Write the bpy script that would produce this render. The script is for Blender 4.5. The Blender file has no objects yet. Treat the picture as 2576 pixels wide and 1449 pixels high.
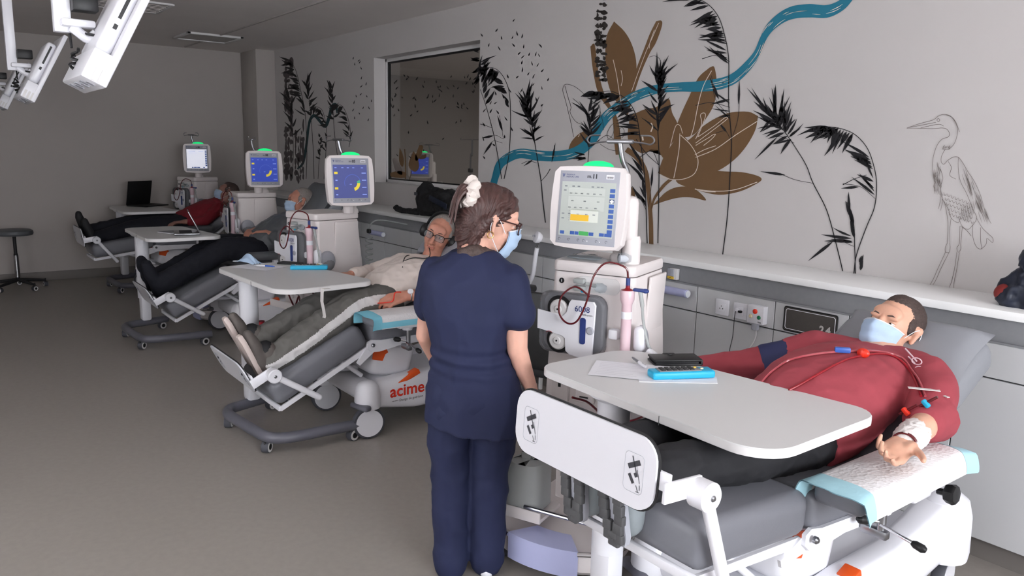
import bpy, bmesh, math, random
import numpy as np
from mathutils import Vector, Matrix, Quaternion, noise
S = bpy.context.scene
COL = S.collection
random.seed(7)
R = math.radians
# ------------------------------------------------------------ camera, light, exposure
YAW, PIT, ROL, FPX, HC = R(52.68), R(10.08), R(1.278), 1952.0, 1.75
_f = Vector((-math.sin(YAW)*math.cos(PIT), math.cos(YAW)*math.cos(PIT), -math.sin(PIT)))
_r = Vector((math.cos(YAW), math.sin(YAW), 0)); _u = _r.cross(_f)
CR = math.cos(ROL)*_r + math.sin(ROL)*_u; CU = -math.sin(ROL)*_r + math.cos(ROL)*_u
CAMP = Vector((0, 0, HC))
cd = bpy.data.cameras.new('camera'); cam = bpy.data.objects.new('camera', cd); COL.objects.link(cam)
M = Matrix((CR, CU, -_f)).transposed().to_4x4(); M.translation = CAMP; cam.matrix_world = M
cd.sensor_fit = 'HORIZONTAL'; cd.sensor_width = 36; cd.lens = 36*FPX/2576; cd.clip_start = .05
S.camera = cam
vs = S.view_settings; S.display_settings.display_device = 'sRGB'
vs.view_transform = 'Standard'; vs.look = 'None'; vs.gamma = 1; vs.use_curve_mapping = False
vs.exposure = 0.0
wd = bpy.data.worlds.new('world'); S.world = wd; wd.use_nodes = True
wd.node_tree.nodes['Background'].inputs[0].default_value = (.62, .70, .82, 1)
wd.node_tree.nodes['Background'].inputs[1].default_value = .8
def area(name, loc, rot, sx, sy, power, col):
    l = bpy.data.lights.new(name, 'AREA'); l.shape = 'RECTANGLE'; l.size = sx; l.size_y = sy; l.energy = power; l.color = col
    o = bpy.data.objects.new(name, l); COL.objects.link(o); o.location = loc; o.rotation_euler = rot; return o
# daylight coming in through the two window openings behind the photographer
area('daylight_window_side', (-2.0, -2.37, 1.75), (R(90), 0, R(180)), 4.8, 1.7, 1480, (.93, .96, 1.0))
area('daylight_window_end', (3.52, 1.3, 1.75), (R(90), 0, R(90)), 3.0, 1.7, 290, (.93, .96, 1.0))
# ------------------------------------------------------------ pixel helpers (measuring only)
def ray(x, y): return _f + CR*((x-1288)/FPX) - CU*((y-724.5)/FPX)
def onY(x, y, Y): d = ray(x, y); return CAMP + d*(Y/d.y)
def onX(x, y, X): d = ray(x, y); return CAMP + d*(X/d.x)
def onZ(x, y, z): d = ray(x, y); return CAMP + d*((z-HC)/d.z)
# ------------------------------------------------------------ materials
MATS = {}
def srgb(c):
    if isinstance(c, str):
        c = c.lstrip('#'); c = [int(c[i:i+2], 16)/255 for i in (0, 2, 4)]
    return tuple((v/12.92 if v <= .04045 else ((v+.055)/1.055)**2.4) for v in c)+(1,)
def mat(name, col, rough=.5, metal=0, var=0, vscale=8, bump=0, bscale=60, emit=0, alpha=1, trans=0, sss=0, coat=0, spec=.5, weave=0, tint=None, stretch=(1, 1, 1), ior=1.45):
    m = bpy.data.materials.new(name); m.use_nodes = True; nt = m.node_tree; N = nt.nodes; b = N['Principled BSDF']
    c = srgb(col); b.inputs['Base Color'].default_value = c
    b.inputs['Roughness'].default_value = rough; b.inputs['Metallic'].default_value = metal
    b.inputs['Specular IOR Level'].default_value = spec; b.inputs['IOR'].default_value = ior
    if coat: b.inputs['Coat Weight'].default_value = coat; b.inputs['Coat Roughness'].default_value = .12
    if trans: b.inputs['Transmission Weight'].default_value = trans
    if alpha < 1: b.inputs['Alpha'].default_value = alpha
    if sss: b.inputs['Subsurface Weight'].default_value = sss; b.inputs['Subsurface Radius'].default_value = (.02, .008, .005); b.inputs['Subsurface Scale'].default_value = .25
    if emit: b.inputs['Emission Color'].default_value = c; b.inputs['Emission Strength'].default_value = emit
    if var or bump or weave:
        tc = N.new('ShaderNodeTexCoord'); mp = N.new('ShaderNodeMapping'); mp.inputs['Scale'].default_value = stretch
        nt.links.new(tc.outputs['Object'], mp.inputs[0])
    if var:
        n = N.new('ShaderNodeTexNoise'); n.inputs['Scale'].default_value = vscale; n.inputs['Detail'].default_value = 5
        nt.links.new(mp.outputs[0], n.inputs['Vector'])
        rp = N.new('ShaderNodeValToRGB'); t = srgb(tint) if tint else tuple(min(1, v*(1-var)) for v in c[:3])+(1,)
        rp.color_ramp.elements[0].position = .3; rp.color_ramp.elements[1].position = .7
        rp.color_ramp.elements[0].color = t; rp.color_ramp.elements[1].color = tuple(min(1, v*(1+var*.6)) for v in c[:3])+(1,)
        nt.links.new(n.outputs['Fac'], rp.inputs[0]); nt.links.new(rp.outputs[0], b.inputs['Base Color'])
    if bump or weave:
        bp = N.new('ShaderNodeBump'); bp.inputs['Strength'].default_value = bump or weave; bp.inputs['Distance'].default_value = .004
        if weave:
            w = N.new('ShaderNodeTexVoronoi'); w.inputs['Scale'].default_value = bscale; nt.links.new(mp.outputs[0], w.inputs['Vector']); o = w.outputs['Distance']
        else:
            w = N.new('ShaderNodeTexNoise'); w.inputs['Scale'].default_value = bscale; w.inputs['Detail'].default_value = 4; nt.links.new(mp.outputs[0], w.inputs['Vector']); o = w.outputs['Fac']
        nt.links.new(o, bp.inputs['Height']); nt.links.new(bp.outputs[0], b.inputs['Normal'])
    MATS[name] = m; return m
mat('wall', '#c5c1c0', .75, var=.02, vscale=1.5, bump=.03, bscale=220)
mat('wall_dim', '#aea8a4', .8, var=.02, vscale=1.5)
mat('ceil', '#e6e0dd', .85, var=.03, vscale=2)
mat('grid', '#b5afac', .7)
mat('cab', '#c9cacc', .38, bump=.01, bscale=300)
mat('gap', '#4a4a4c', .7)
mat('shelf', '#f0f0f0', .4)
mat('strip', '#85868a', .55, var=.04, vscale=40)
mat('plinth', '#75706c', .6)
mat('white', '#eeeef4', .32, coat=.15)
mat('whitem', '#dedcdc', .5)
mat('mach', '#e9e2e1', .36)
mat('machg', '#a9abb4', .35, var=.02)
mat('tabw', '#d9d9d9', .42)
mat('tabedge', '#eceaea', .4)
mat('grey_tube', '#5d5d66', .38)
mat('black', '#141416', .45)
mat('blackm', '#1c1c1f', .7)
mat('rubber', '#47484f', .6)
mat('chrome', '#c9c9cc', .18, metal=1)
mat('steel', '#97989c', .3, metal=1)
mat('vinyl', '#6f7077', .42, bump=.06, bscale=260, var=.03, vscale=3)
mat('vinyl_d', '#55585c', .45, bump=.06, bscale=260, var=.03, vscale=3)
mat('pillow', '#888a90', .5, bump=.05, bscale=180, var=.03, vscale=4)
mat('orange', '#e0561c', .45)
mat('orange_d', '#9c3a1c', .5)
mat('lav', '#b4b8dd', .35)
mat('blue', '#3a5fb0', .4)
mat('navyp', '#2b3c78', .4)
mat('cyan', '#23a7cf', .4)
mat('red', '#d8321e', .35)
mat('dred', '#8c1420', .3)
mat('blood', '#5a0f18', .2, coat=.5)
mat('pink', '#e2c6ce', .3, coat=.3)
mat('clear', '#e8eef2', .08, trans=.9, ior=1.1)
mat('smoke', '#a9a9ad', .14, trans=.7, ior=1.12)
mat('plast', '#c6cac9', .25, trans=.35, ior=1.2)
mat('green', '#147a50', .4)
mat('yellow', '#d9b43c', .5)
mat('cream', '#d8cba8', .45)
mat('paper', '#f1f1f7', .75)
mat('ink', '#3a3a40', .8)
mat('green_lamp', '#10d070', .4, emit=1.0)
# ------------------------------------------------------------ mesh builder
def V(*a): return Vector(a)
def cr(pts, n=6):
    P = [Vector(p) for p in pts]; out = []
    for i in range(len(P)-1):
        a = P[i-1] if i else P[0]*2-P[1]; b = P[i]; c = P[i+1]; d = P[i+2] if i+2 < len(P) else P[-1]*2-P[-2]
        for k in range(n):
            t = k/n; out.append(.5*((2*b)+(c-a)*t+(2*a-5*b+4*c-d)*t*t+(3*b-a-3*c+d)*t**3))
    out.append(P[-1]); return out
def rrect(w, h, r, n=5):
    out = []
    for cx, cy, a0 in ((w/2-r, h/2-r, 0), (-w/2+r, h/2-r, 90), (-w/2+r, -h/2+r, 180), (w/2-r, -h/2+r, 270)):
        for k in range(n+1):
            a = R(a0+90*k/n); out.append((cx+r*math.cos(a), cy+r*math.sin(a)))
    return out
def frame(z, x=None):
    z = Vector(z).normalized()
    if x is None: x = V(1, 0, 0) if abs(z.x) < .9 else V(0, 1, 0)
    x = Vector(x); x = (x-z*x.dot(z)).normalized(); y = z.cross(x)
    return Matrix((x, y, z)).transposed()
class B:
    def __init__(s): s.v = []; s.f = []
    def add(s, vs, fs):
        n = len(s.v); s.v += [tuple(p) for p in vs]; s.f += [tuple(i+n for i in q) for q in fs]; return s
    def bm(s, b, M=None):
        b.verts.ensure_lookup_table(); b.verts.index_update()
        s.add([(M @ v.co) if M else v.co for v in b.verts], [[v.index for v in f.verts] for f in b.faces]); b.free(); return s
    def box(s, c, d, rot=None, bev=0, seg=2, taper=None):
        b = bmesh.new(); bmesh.ops.create_cube(b, size=1)
        for v in b.verts:
            t = 1
            if taper and v.co.z > 0: t = taper
            v.co = Vector((v.co.x*d[0]*t, v.co.y*d[1]*t, v.co.z*d[2]))
        if bev: bmesh.ops.bevel(b, geom=b.edges[:], offset=min(bev, min(d)*.49), segments=seg, profile=.5, affect='EDGES')
        M = (rot.to_4x4() if rot else Matrix.Identity(4)); M.translation = Vector(c); return s.bm(b, M)
    def ring(s, rings, cap=True, closed=False):
        n = len(rings[0]); vs = [p for r in rings for p in r]; fs = []
        m = len(rings)
        for i in range(m if closed else m-1):
            j = (i+1) % m
            for k in range(n): l = (k+1) % n; fs.append((i*n+k, i*n+l, j*n+l, j*n+k))
        if cap and not closed: fs.append(tuple(range(n))[::-1]); fs.append(tuple(range((m-1)*n, m*n)))
        return s.add(vs, fs)
    def tube(s, pts, r, n=8, cap=True, closed=False, flat=1):
        P = [Vector(p) for p in pts]; m = len(P); rr = r if isinstance(r, (list, tuple)) else [r]*m
        if len(rr) != m: rr = [rr[0]+(rr[-1]-rr[0])*i/(m-1) for i in range(m)]
        T = [((P[(i+1) % m] if closed or i < m-1 else P[i])-(P[i-1] if closed or i else P[i])).normalized() for i in range(m)]
        F = frame(T[0]); x = F.col[0].copy(); rings = []
        for i in range(m):
            x = (x-T[i]*x.dot(T[i])); x.normalize(); y = T[i].cross(x)
            rings.append([P[i]+(x*math.cos(2*math.pi*k/n)+y*math.sin(2*math.pi*k/n)*flat)*rr[i] for k in range(n)])
        return s.ring(rings, cap, closed)
    def lathe(s, prof, c=(0, 0, 0), axis=(0, 0, 1), n=20, cap=True):
        F = frame(axis); c = Vector(c)
        return s.ring([[c+F @ V(r*math.cos(2*math.pi*k/n), r*math.sin(2*math.pi*k/n), z) for k in range(n)] for r, z in prof], cap)
    def cyl(s, a, b, r, n=16, bev=0):
        a = Vector(a); b = Vector(b); L = (b-a).length
        pr = [(r, 0), (r, L)] if not bev else [(r-bev, 0), (r, bev), (r, L-bev), (r-bev, L)]
        return s.lathe(pr, a, b-a, n)
    def prism(s, poly, o, U, W, t, bev=0):
        # flat outline in the plane (U, W) at o, thickness t along U x W
        U = Vector(U).normalized(); W = Vector(W).normalized(); Nn = U.cross(W); o = Vector(o)
        area2 = sum(poly[i-1][0]*poly[i][1]-poly[i][0]*poly[i-1][1] for i in range(len(poly)))
        if area2 < 0: poly = poly[::-1]
        if not bev: return s.ring([[o+U*a+W*b for a, b in poly], [o+U*a+W*b+Nn*t for a, b in poly]])
        cx = sum(p[0] for p in poly)/len(poly); cy = sum(p[1] for p in poly)/len(poly)
        def sh(k):
            q = []
            for a, b in poly:
                d = math.hypot(a-cx, b-cy) or 1; q.append((a-(a-cx)/d*k, b-(b-cy)/d*k))
            return q
        ip = sh(bev)
        return s.ring([[o+U*a+W*b for a, b in ip], [o+U*a+W*b+Nn*bev for a, b in poly], [o+U*a+W*b+Nn*(t-bev) for a, b in poly], [o+U*a+W*b+Nn*t for a, b in ip]])
    def poly(s, pts): return s.add(pts, [tuple(range(len(pts)))])
    def ell(s, c, r, rot=None, n=16, m=10):
        c = Vector(c); rings = []
        if not isinstance(r, (tuple, list)): r = (r, r, r)
        vs = []
        for i in range(1, m):
            a = math.pi*i/m
            for k in range(n):
                p = V(r[0]*math.sin(a)*math.cos(2*math.pi*k/n), r[1]*math.sin(a)*math.sin(2*math.pi*k/n), r[2]*math.cos(a))
                vs.append(c+(rot @ p if rot else p))
        t = V(0, 0, r[2]); vs.append(c+(rot @ t if rot else t)); vs.append(c-(rot @ t if rot else t)); fs = []
        for i in range(m-2):
            for k in range(n): l = (k+1) % n; fs.append((i*n+k, (i+1)*n+k, (i+1)*n+l, i*n+l))
        T = (m-1)*n
        for k in range(n): l = (k+1) % n; fs.append((T, k, l)); fs.append((T+1, (m-2)*n+l, (m-2)*n+k))
        return s.add(vs, fs)
    def cap(s, a, b, r0, r1=None, n=14, k=4, sq=1, x=None):
        a = Vector(a); b = Vector(b); r1 = r0 if r1 is None else r1; d = b-a; L = d.length; F = frame(d, x); pr = []
        for i in range(k): t = math.pi/2*(1-i/k); pr.append((max(1e-4, r0*math.cos(t)), -r0*math.sin(t)))
        pr.append((r0, 0)); pr.append((r1, L))
        for i in range(1, k+1): t = math.pi/2*i/k; pr.append((max(1e-4, r1*math.cos(t)), L+r1*math.sin(t)))
        return s.ring([[a+F @ V(r*math.cos(2*math.pi*j/n), sq*r*math.sin(2*math.pi*j/n), z) for j in range(n)] for r, z in pr])
    def limb(s, pts, rr, n=14, **k):
        for i in range(len(pts)-1): s.cap(pts[i], pts[i+1], rr[i], rr[i+1], n, **k)
        return s
    def tf(s, M): s.v = [tuple(M @ Vector(p)) for p in s.v]; return s
def mk(name, b, ang=35):
    me = bpy.data.meshes.new(name); me.from_pydata(b.v, [], b.f)
    bm = bmesh.new(); bm.from_mesh(me); bmesh.ops.recalc_face_normals(bm, faces=bm.faces); bm.to_mesh(me); bm.free()
    if ang:
        me.polygons.foreach_set('use_smooth', [True]*len(me.polygons)); me.set_sharp_from_angle(angle=R(ang))
    return me
def O(name, b, m, parent=None, ang=35, label=None, flat=False):
    me = b if isinstance(b, bpy.types.Mesh) else (mk(name, b, ang) if not flat else mkflat(name, b))
    if m: me.materials.append(MATS[m] if isinstance(m, str) else m)
    o = bpy.data.objects.new(name, me); COL.objects.link(o)
    if parent: o.parent = parent
    if label: o['label'] = label
    return o
def mkflat(name, b):
    me = bpy.data.meshes.new(name); me.from_pydata(b.v, [], b.f); return me
def thing(name, label, cat, loc=(0, 0, 0), rotz=0, group=None):
    o = bpy.data.objects.new(name, None); COL.objects.link(o); o.empty_display_size = .1
    o.location = loc; o.rotation_euler = (0, 0, rotz); o['label'] = label; o['category'] = cat
    if group: o['group'] = group
    return o
def tag(o, label, cat, group=None):
    o['label'] = label; o['category'] = cat
    if group: o['group'] = group
    return o
def struct(name, b, m, parent=None, **k):
    o = O(name, b, m, parent, **k)
    if not parent: o['kind'] = 'structure'
    return o
def textmesh(txt, size, Mx, align='CENTER', bold=0, spacing=1):
    c = bpy.data.curves.new('t', 'FONT'); c.body = txt; c.size = size; c.align_x = align; c.align_y = 'CENTER'; c.offset = bold; c.resolution_u = 3; c.space_character = spacing
    o = bpy.data.objects.new('t', c); COL.objects.link(o)
    dg = bpy.context.evaluated_depsgraph_get(); dg.update()
    me = bpy.data.meshes.new_from_object(o.evaluated_get(dg)); bpy.data.objects.remove(o); bpy.data.curves.remove(c)
    me.transform(Mx); return me
def TX(name, txt, size, o, U, W, m, parent, align='CENTER', bold=0, spacing=1):
    U = Vector(U).normalized(); W = Vector(W).normalized(); Mx = Matrix((U, W, U.cross(W))).transposed().to_4x4(); Mx.translation = Vector(o)
    return O(name, textmesh(txt, size, Mx, align, bold, spacing), m, parent)
def dup(o, parent=None):
    c = o.copy(); COL.objects.link(c)
    if parent: c.parent = parent
    for ch in o.children: dup(ch, c)
    return c
# ------------------------------------------------------------ the room
XB, YW, ZC, YF = -11.25, 3.98, 3.0, 3.59      # back wall, mural wall, ceiling, cabinet fronts
XE, YL = 3.6, -2.4                             # end wall behind the camera, window wall
mat('floor', '#958f89', .42, var=.05, vscale=30, bump=.02, bscale=120)
struct('floor', B().box(((XB+XE)/2, (YL+8)/2, -.05), (XE-XB+.6, 8-YL+.6, .1)), 'floor')
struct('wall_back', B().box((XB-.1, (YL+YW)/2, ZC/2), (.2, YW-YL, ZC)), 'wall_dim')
struct('baseboard_back', B().box((XB+.008, (YL+YW)/2, .055), (.016, YW-YL, .11), bev=.004), 'plinth')
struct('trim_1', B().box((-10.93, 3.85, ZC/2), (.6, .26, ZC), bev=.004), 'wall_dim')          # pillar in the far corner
# mural wall with the window opening (x -7.74..-5.76, z 1.37..2.683)
WX0, WX1, WZ0, WZ1, WD = -7.74, -5.755, 1.37, 2.684, .16
wm = B()
for x0, x1, z0, z1 in ((XB, WX0, 0, ZC), (WX1, XE, 0, ZC), (WX0, WX1, 0, WZ0), (WX0, WX1, WZ1, ZC)):
    wm.box(((x0+x1)/2, YW+.1, (z0+z1)/2), (x1-x0, .2, z1-z0))
WALL = struct('wall_right', wm, 'wall')
# window wall and end wall behind the camera with their openings
def holed(name, x0, x1, z0, z1, fixed, axis, hx0, hx1, hz0, hz1):
    b = B()
    for a0, a1, c0, c1 in ((x0, hx0, z0, z1), (hx1, x1, z0, z1), (hx0, hx1, z0, hz0), (hx0, hx1, hz1, z1)):
        if axis == 'x': b.box(((a0+a1)/2, fixed, (c0+c1)/2), (a1-a0, .2, c1-c0))
        else: b.box((fixed, (a0+a1)/2, (c0+c1)/2), (.2, a1-a0, c1-c0))
    return struct(name, b, 'wall')
holed('wall_left', XB, XE, 0, ZC, YL-.1, 'x', -4.4, .4, .9, 2.6)
holed('wall_front', YL, YW, 0, ZC, XE+.1, 'y', -.2, 2.8, .9, 2.6)
for nm, ax, f0, a0, a1 in (('window_2', 'x', YL-.12, -4.4, .4), ('window_3', 'y', XE+.12, -.2, 2.8)):
    wn = bpy.data.objects.new(nm, None); COL.objects.link(wn); wn['kind'] = 'structure'; fb = B(); n_ = 4 if ax == 'x' else 3
    for k in range(n_+1):
        a = a0+(a1-a0)*k/n_; fb.box((a, f0, 1.75) if ax == 'x' else (f0, a, 1.75), (.06, .05, 1.7) if ax == 'x' else (.05, .06, 1.7), bev=.004)
    for z in (.93, 2.57): fb.box(((a0+a1)/2, f0, z) if ax == 'x' else (f0, (a0+a1)/2, z), (a1-a0, .05, .06) if ax == 'x' else (.05, a1-a0, .06), bev=.004)
    O('window_frame', fb, 'whitem', wn)
struct('ceiling', B().box(((XB+XE)/2, (YL+YW)/2+.1, ZC+.05), (XE-XB+.4, YW-YL+.4, .1)), 'ceil')
# window in the mural wall
w1 = thing('window_1', 'x', 'x'); del w1['label'], w1['category']; w1['kind'] = 'structure'
yg = YW+WD
fr = B()
for x0, x1, z0, z1 in ((WX0, WX0+.035, WZ0, WZ1), (WX1-.035, WX1, WZ0, WZ1), (WX0, WX1, WZ0, WZ0+.035), (WX0, WX1, WZ1-.035, WZ1)):
    fr.box(((x0+x1)/2, yg, (z0+z1)/2), (x1-x0, .05, z1-z0), bev=.004)
O('window_frame', fr, 'whitem', w1)
gk = B()
for x0, x1, z0, z1 in ((WX0+.035, WX0+.06, WZ0+.035, WZ1-.035), (WX1-.06, WX1-.035, WZ0+.035, WZ1-.035), (WX0+.035, WX1-.035, WZ0+.035, WZ0+.047), (WX0+.035, WX1-.035, WZ1-.05, WZ1-.035)):
    gk.box(((x0+x1)/2, yg, (z0+z1)/2), (x1-x0, .03, z1-z0))
O('gasket', gk, 'black', w1)
mat('glass', '#f2f4f4', .02, trans=1, ior=1.45)
O('glass_pane', B().box(((WX0+WX1)/2, yg, (WZ0+WZ1)/2), (WX1-WX0-.08, .006, WZ1-WZ0-.08)), 'glass', w1)
O('window_reveal', B().box(((WX0+WX1)/2, YW+WD/2+.01, WZ0-.004), (WX1-WX0, WD-.02, .012), bev=.003), 'whitem', w1)
# the neighbouring room behind the glass
nb = B()
nb.box((-7.5, 8.1, 1.4), (5.8, .2, 2.8)); nb.box((-10.4, 6.14, 1.4), (.2, 3.92, 2.8)); nb.box((-4.6, 6.14, 1.4), (.2, 3.92, 2.8))
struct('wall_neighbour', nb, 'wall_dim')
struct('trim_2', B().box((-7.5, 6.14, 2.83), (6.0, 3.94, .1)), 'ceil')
# ceiling tiles joints, vents and lamps
def vent(p, label, sx=.6, sy=.6):
    t = thing('ceiling_vent', label, 'vent', p, 0, 'ceiling vents')
    fr = B()
    for a, b_, c, d in ((-sx/2, 0, .03, sy), (sx/2, 0, .03, sy), (0, -sy/2, sx, .03), (0, sy/2, sx, .03)): fr.box((a, b_, -.008), (c, d, .016), bev=.003)
    O('frame', fr, 'whitem', t)
    for k in range(8): O('slat', B().box((-sx/2+sx*(k+.5)/8, 0, -.004), (sx/8*.7, sy-.04, .006), Matrix.Rotation(R(25), 3, 'Y')), 'grid', t)
vent((-8.15, 1.7, ZC), 'white square ceiling vent nearest the far wall')
vent((-6.35, 1.55, ZC), 'white square ceiling vent above the second bed')
def lightpanel(p, label, on):
    t = thing('ceiling_light', label, 'ceiling light', p, 0, 'ceiling lights')
    fr = B()
    for a, b_, c, d in ((-.3, 0, .04, .64), (.3, 0, .04, .64), (0, -.3, .64, .04), (0, .3, .64, .04)): fr.box((a, b_, -.012), (c, d, .024), bev=.004)
    O('frame', fr, 'whitem', t); O('diffuser', B().box((0, 0, -.01), (.56, .56, .008)), on, t)
mat('lit', '#f4f4f2', .5, emit=1.2); mat('unlit', '#bdb9b6', .6)
lightpanel((-5.9, 2.15, ZC), 'lit white square ceiling light at the top edge', 'lit')
for x in (-9.9,): lightpanel((x, 2.9, ZC), 'switched-off square ceiling light near the far pillar', 'unlit')
lightpanel((-7.0, 6.3, 2.78), 'added ceiling light brightening the neighbouring room behind the window', 'lit')  # glowing panel added so the next room does not stay dark
area('neighbour_fill', (-7.0, 6.3, 2.74), (0, 0, 0), .5, .5, 30, (1, .96, .92))  # added fill light under that panel, lifts the walls behind the glass
struct('trim_3', B().box((-3.8, 2.95, ZC-.006), (14.6, .02, .012)), 'grid'); struct('trim_4', B().box((-5.35, 1.9, ZC-.006), (.02, 2.1, .012)), 'grid')
# ------------------------------------------------------------ cabinets along the mural wall
SE = [-10.6, -10.14, -9.62, -9.2, -8.67, -8.25, -7.73, -7.31, -6.79, -6.27, -5.82, -5.3, -4.87, -4.347, -3.83, -3.44, -2.911, -2.385, -1.967, -1.439, -.92, -.48, .04]
CABL = {-2.911: 'white cabinet below the two wall sockets', -2.385: 'white cabinet carrying the black panel numbered 2.4', -1.967: 'white cabinet behind the reclined man in red', -1.439: 'white cabinet at the right edge beside the grey backrest',
        -3.44: 'white cabinet behind the nearest dialysis machine', -3.83: 'white cabinet just left of the nearest machine', -4.347: 'white cabinet right of the nurse shoulder', -6.79: 'white cabinet beside the man with headphones', -7.31: 'white cabinet carrying the farther lavender cylinder', -.92: 'white cabinet under the folded dark jacket'}
ORD = 'first second third fourth fifth sixth seventh eighth ninth tenth eleventh twelfth thirteenth fourteenth fifteenth sixteenth seventeenth eighteenth nineteenth twentieth'.split()
for i in range(len(SE)-1):
    a, b_ = SE[i], SE[i+1]; c = (a+b_)/2; w = b_-a-.006
    t = thing('cabinet', CABL.get(a, 'plain white cabinet below the long shelf, '+ORD[min(i, 19)]+' from the far pillar' if a < -.6 else 'plain white cabinet below the shelf, rightmost beyond the folded jacket'), 'cabinet', (c, YF, 0), 0, 'white cabinets along the mural wall')
    O('body', B().box((0, .2, .54), (w+.004, .36, .88)), 'gap', t)
    O('door', B().box((0, .009, .465), (w, .018, .724), bev=.0015, seg=1), 'cab', t)
    O('upper_panel', B().box((0, .009, .909), (w, .018, .15), bev=.0015, seg=1), 'cab', t)
sh = tag(O('shelf', B().box(((-10.6+.04)/2, (YF+YW)/2-.01, 1.115), (10.64, YW-YF+.03, .038), bev=.004), 'shelf'), 'long white shelf running along the mural wall', 'shelf')
struct('trim_5', B().box((-5.28, YF+.03, 1.04), (10.64, .03, .111)), 'strip')
struct('trim_6', B().box((-5.28, YF+.012, .989), (10.64, .03, .008)), 'strip')
struct('baseboard_right', B().box((-5.28, YF+.05, .05), (10.64, .02, .1)), 'plinth')
# ------------------------------------------------------------ overbed tables
def castor(parent, x, y, rz=0, r=.036):
    Mz = Matrix.Rotation(rz, 3, 'Z'); ax = Mz @ V(1, 0, 0); c = V(x, y, r)
    w = O('castor', B().box((x, y, r+.012), (.014, r*1.6, r*1.3), Mz, bev=.006).cyl((x, y, r), (x, y, r*2+.035), .008), 'black', parent)
    O('tyre', B().lathe([(r*.4, -.021), (r*.95, -.021), (r, -.016), (r, .016), (r*.95, .021), (r*.4, .021)], c, ax, 24), 'rubber', w)
    O('rim', B().lathe([(r*.5, -.0225), (r*.86, -.0225), (r*.86, .0225), (r*.5, .0225)], c, ax, 24), 'whitem', w)
    O('hub', B().lathe([(r*.5, -.0235), (r*.5, .0235)], c, ax, 20), 'black', w)
def overbed(label, loc, rz=0, ztop=.945, w=1.05, d=.62, cx=-.17, cy=-.2):
    # local: x along the top, y depth, column near the left end
    t = thing('overbed_table', label, 'table', loc, rz, 'overbed tables')
    # outline: rectangle with large corner radii, the left end drawn in to a narrower rounded nose
    out = []
    for k in range(9): a = R(-90+90*k/8); out.append((w/2-.13+.13*math.cos(a), -d/2+.13+.13*math.sin(a)))
    for k in range(7): a = R(90*k/6); out.append((w/2-.09+.09*math.cos(a), d/2-.09+.09*math.sin(a)))
    for k in range(7): a = R(90+90*k/6); out.append((-w/2+.14+.14*math.cos(a), d/2-.2+.14*math.sin(a)))
    for k in range(7): a = R(180+90*k/6); out.append((-w/2+.09+.09*math.cos(a), -d/2+.13+.09*math.sin(a)))
    top = O('tabletop', B().prism(out, (0, 0, ztop-.03), (1, 0, 0), (0, 1, 0), .03, .003), 'tabw', t)
    O('edge_band', B().ring([[V(a*1.001, b*1.001, ztop-.028) for a, b in out], [V(a*1.001, b*1.001, ztop-.004) for a, b in out]], cap=False), 'tabedge', top)
    O('joint_line', B().box((cx+.3, -d/2-.0008, ztop-.015), (.0015, .002, .03)), 'gap', top)
    O('column', B().lathe([(.058, .33), (.058, ztop-.03)], (cx, cy, 0), n=28).box((cx, cy, .24), (.1, .085, .25), bev=.02), 'white', t)
    O('column_collar', B().lathe([(.07, ztop-.045), (.09, ztop-.03)], (cx, cy, 0), n=28), 'white', t)
    pts = cr([(cx+a, cy+b, .095) for a, b in ((-.05, .2), (-.01, .05), (.02, -.08), (.05, -.17), (.14, -.215), (.3, -.215), (.5, -.21), (.66, -.19), (.73, -.1), (.76, .1), (.79, .34))], 6)
    O('base_tube', B().tube(pts, .033, 14), 'grey_tube', t)
    for x, y, a in ((-.05, .15, .3), (.11, -.205, .9), (.64, -.2, .7), (.78, .28, .2)): castor(t, cx+x, cy+y, a)
    return t
overbed('white overbed table nearest the camera, with papers and turquoise remote', (-1.69, 2.08, 0), R(1))
overbed('white overbed table with a face mask and blue remote, second from the camera', (-4.72, 1.82, 0), R(5))
overbed('white overbed table with a silver laptop beside the dark-clothed patient', (-7.52, 1.78, 0), R(2))
overbed('white overbed table with the black laptop by the far wall', (-10.35, 2.15, 0), R(2))
# ------------------------------------------------------------ dialysis recliner beds
def cushion(b, p0, p1, w, th, bev=.035, wy=None):
    # slab whose underside runs from p0 to p1 (y, z)
    d = V(0, p1[0]-p0[0], p1[1]-p0[1]); L = d.length; d.normalize(); n = V(1, 0, 0).cross(d); Rm = Matrix((V(1, 0, 0), d, n)).transposed()
    c = V(0, (p0[0]+p1[0])/2, (p0[1]+p1[1])/2)+n*(th/2)
    b.box(c, (w, L, th), Rm, bev=bev, seg=4); return b
def wheel(parent, x, y, r=.1, rz=0, w=.045):
    ax = Matrix.Rotation(rz, 3, 'Z') @ V(1, 0, 0)
    wh = O('wheel', B().lathe([(r*.8, -w/2), (r*.96, -w/2), (r, -w/2+.008), (r, w/2-.008), (r*.96, w/2), (r*.8, w/2)], (x, y, r), ax, 32, cap=True), 'rubber', parent)
    O('wheel_disc', B().lathe([(r*.84, -w/2-.004), (r*.84, w/2+.004)], (x, y, r), ax, 32), 'white', wh)
    return wh
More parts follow.
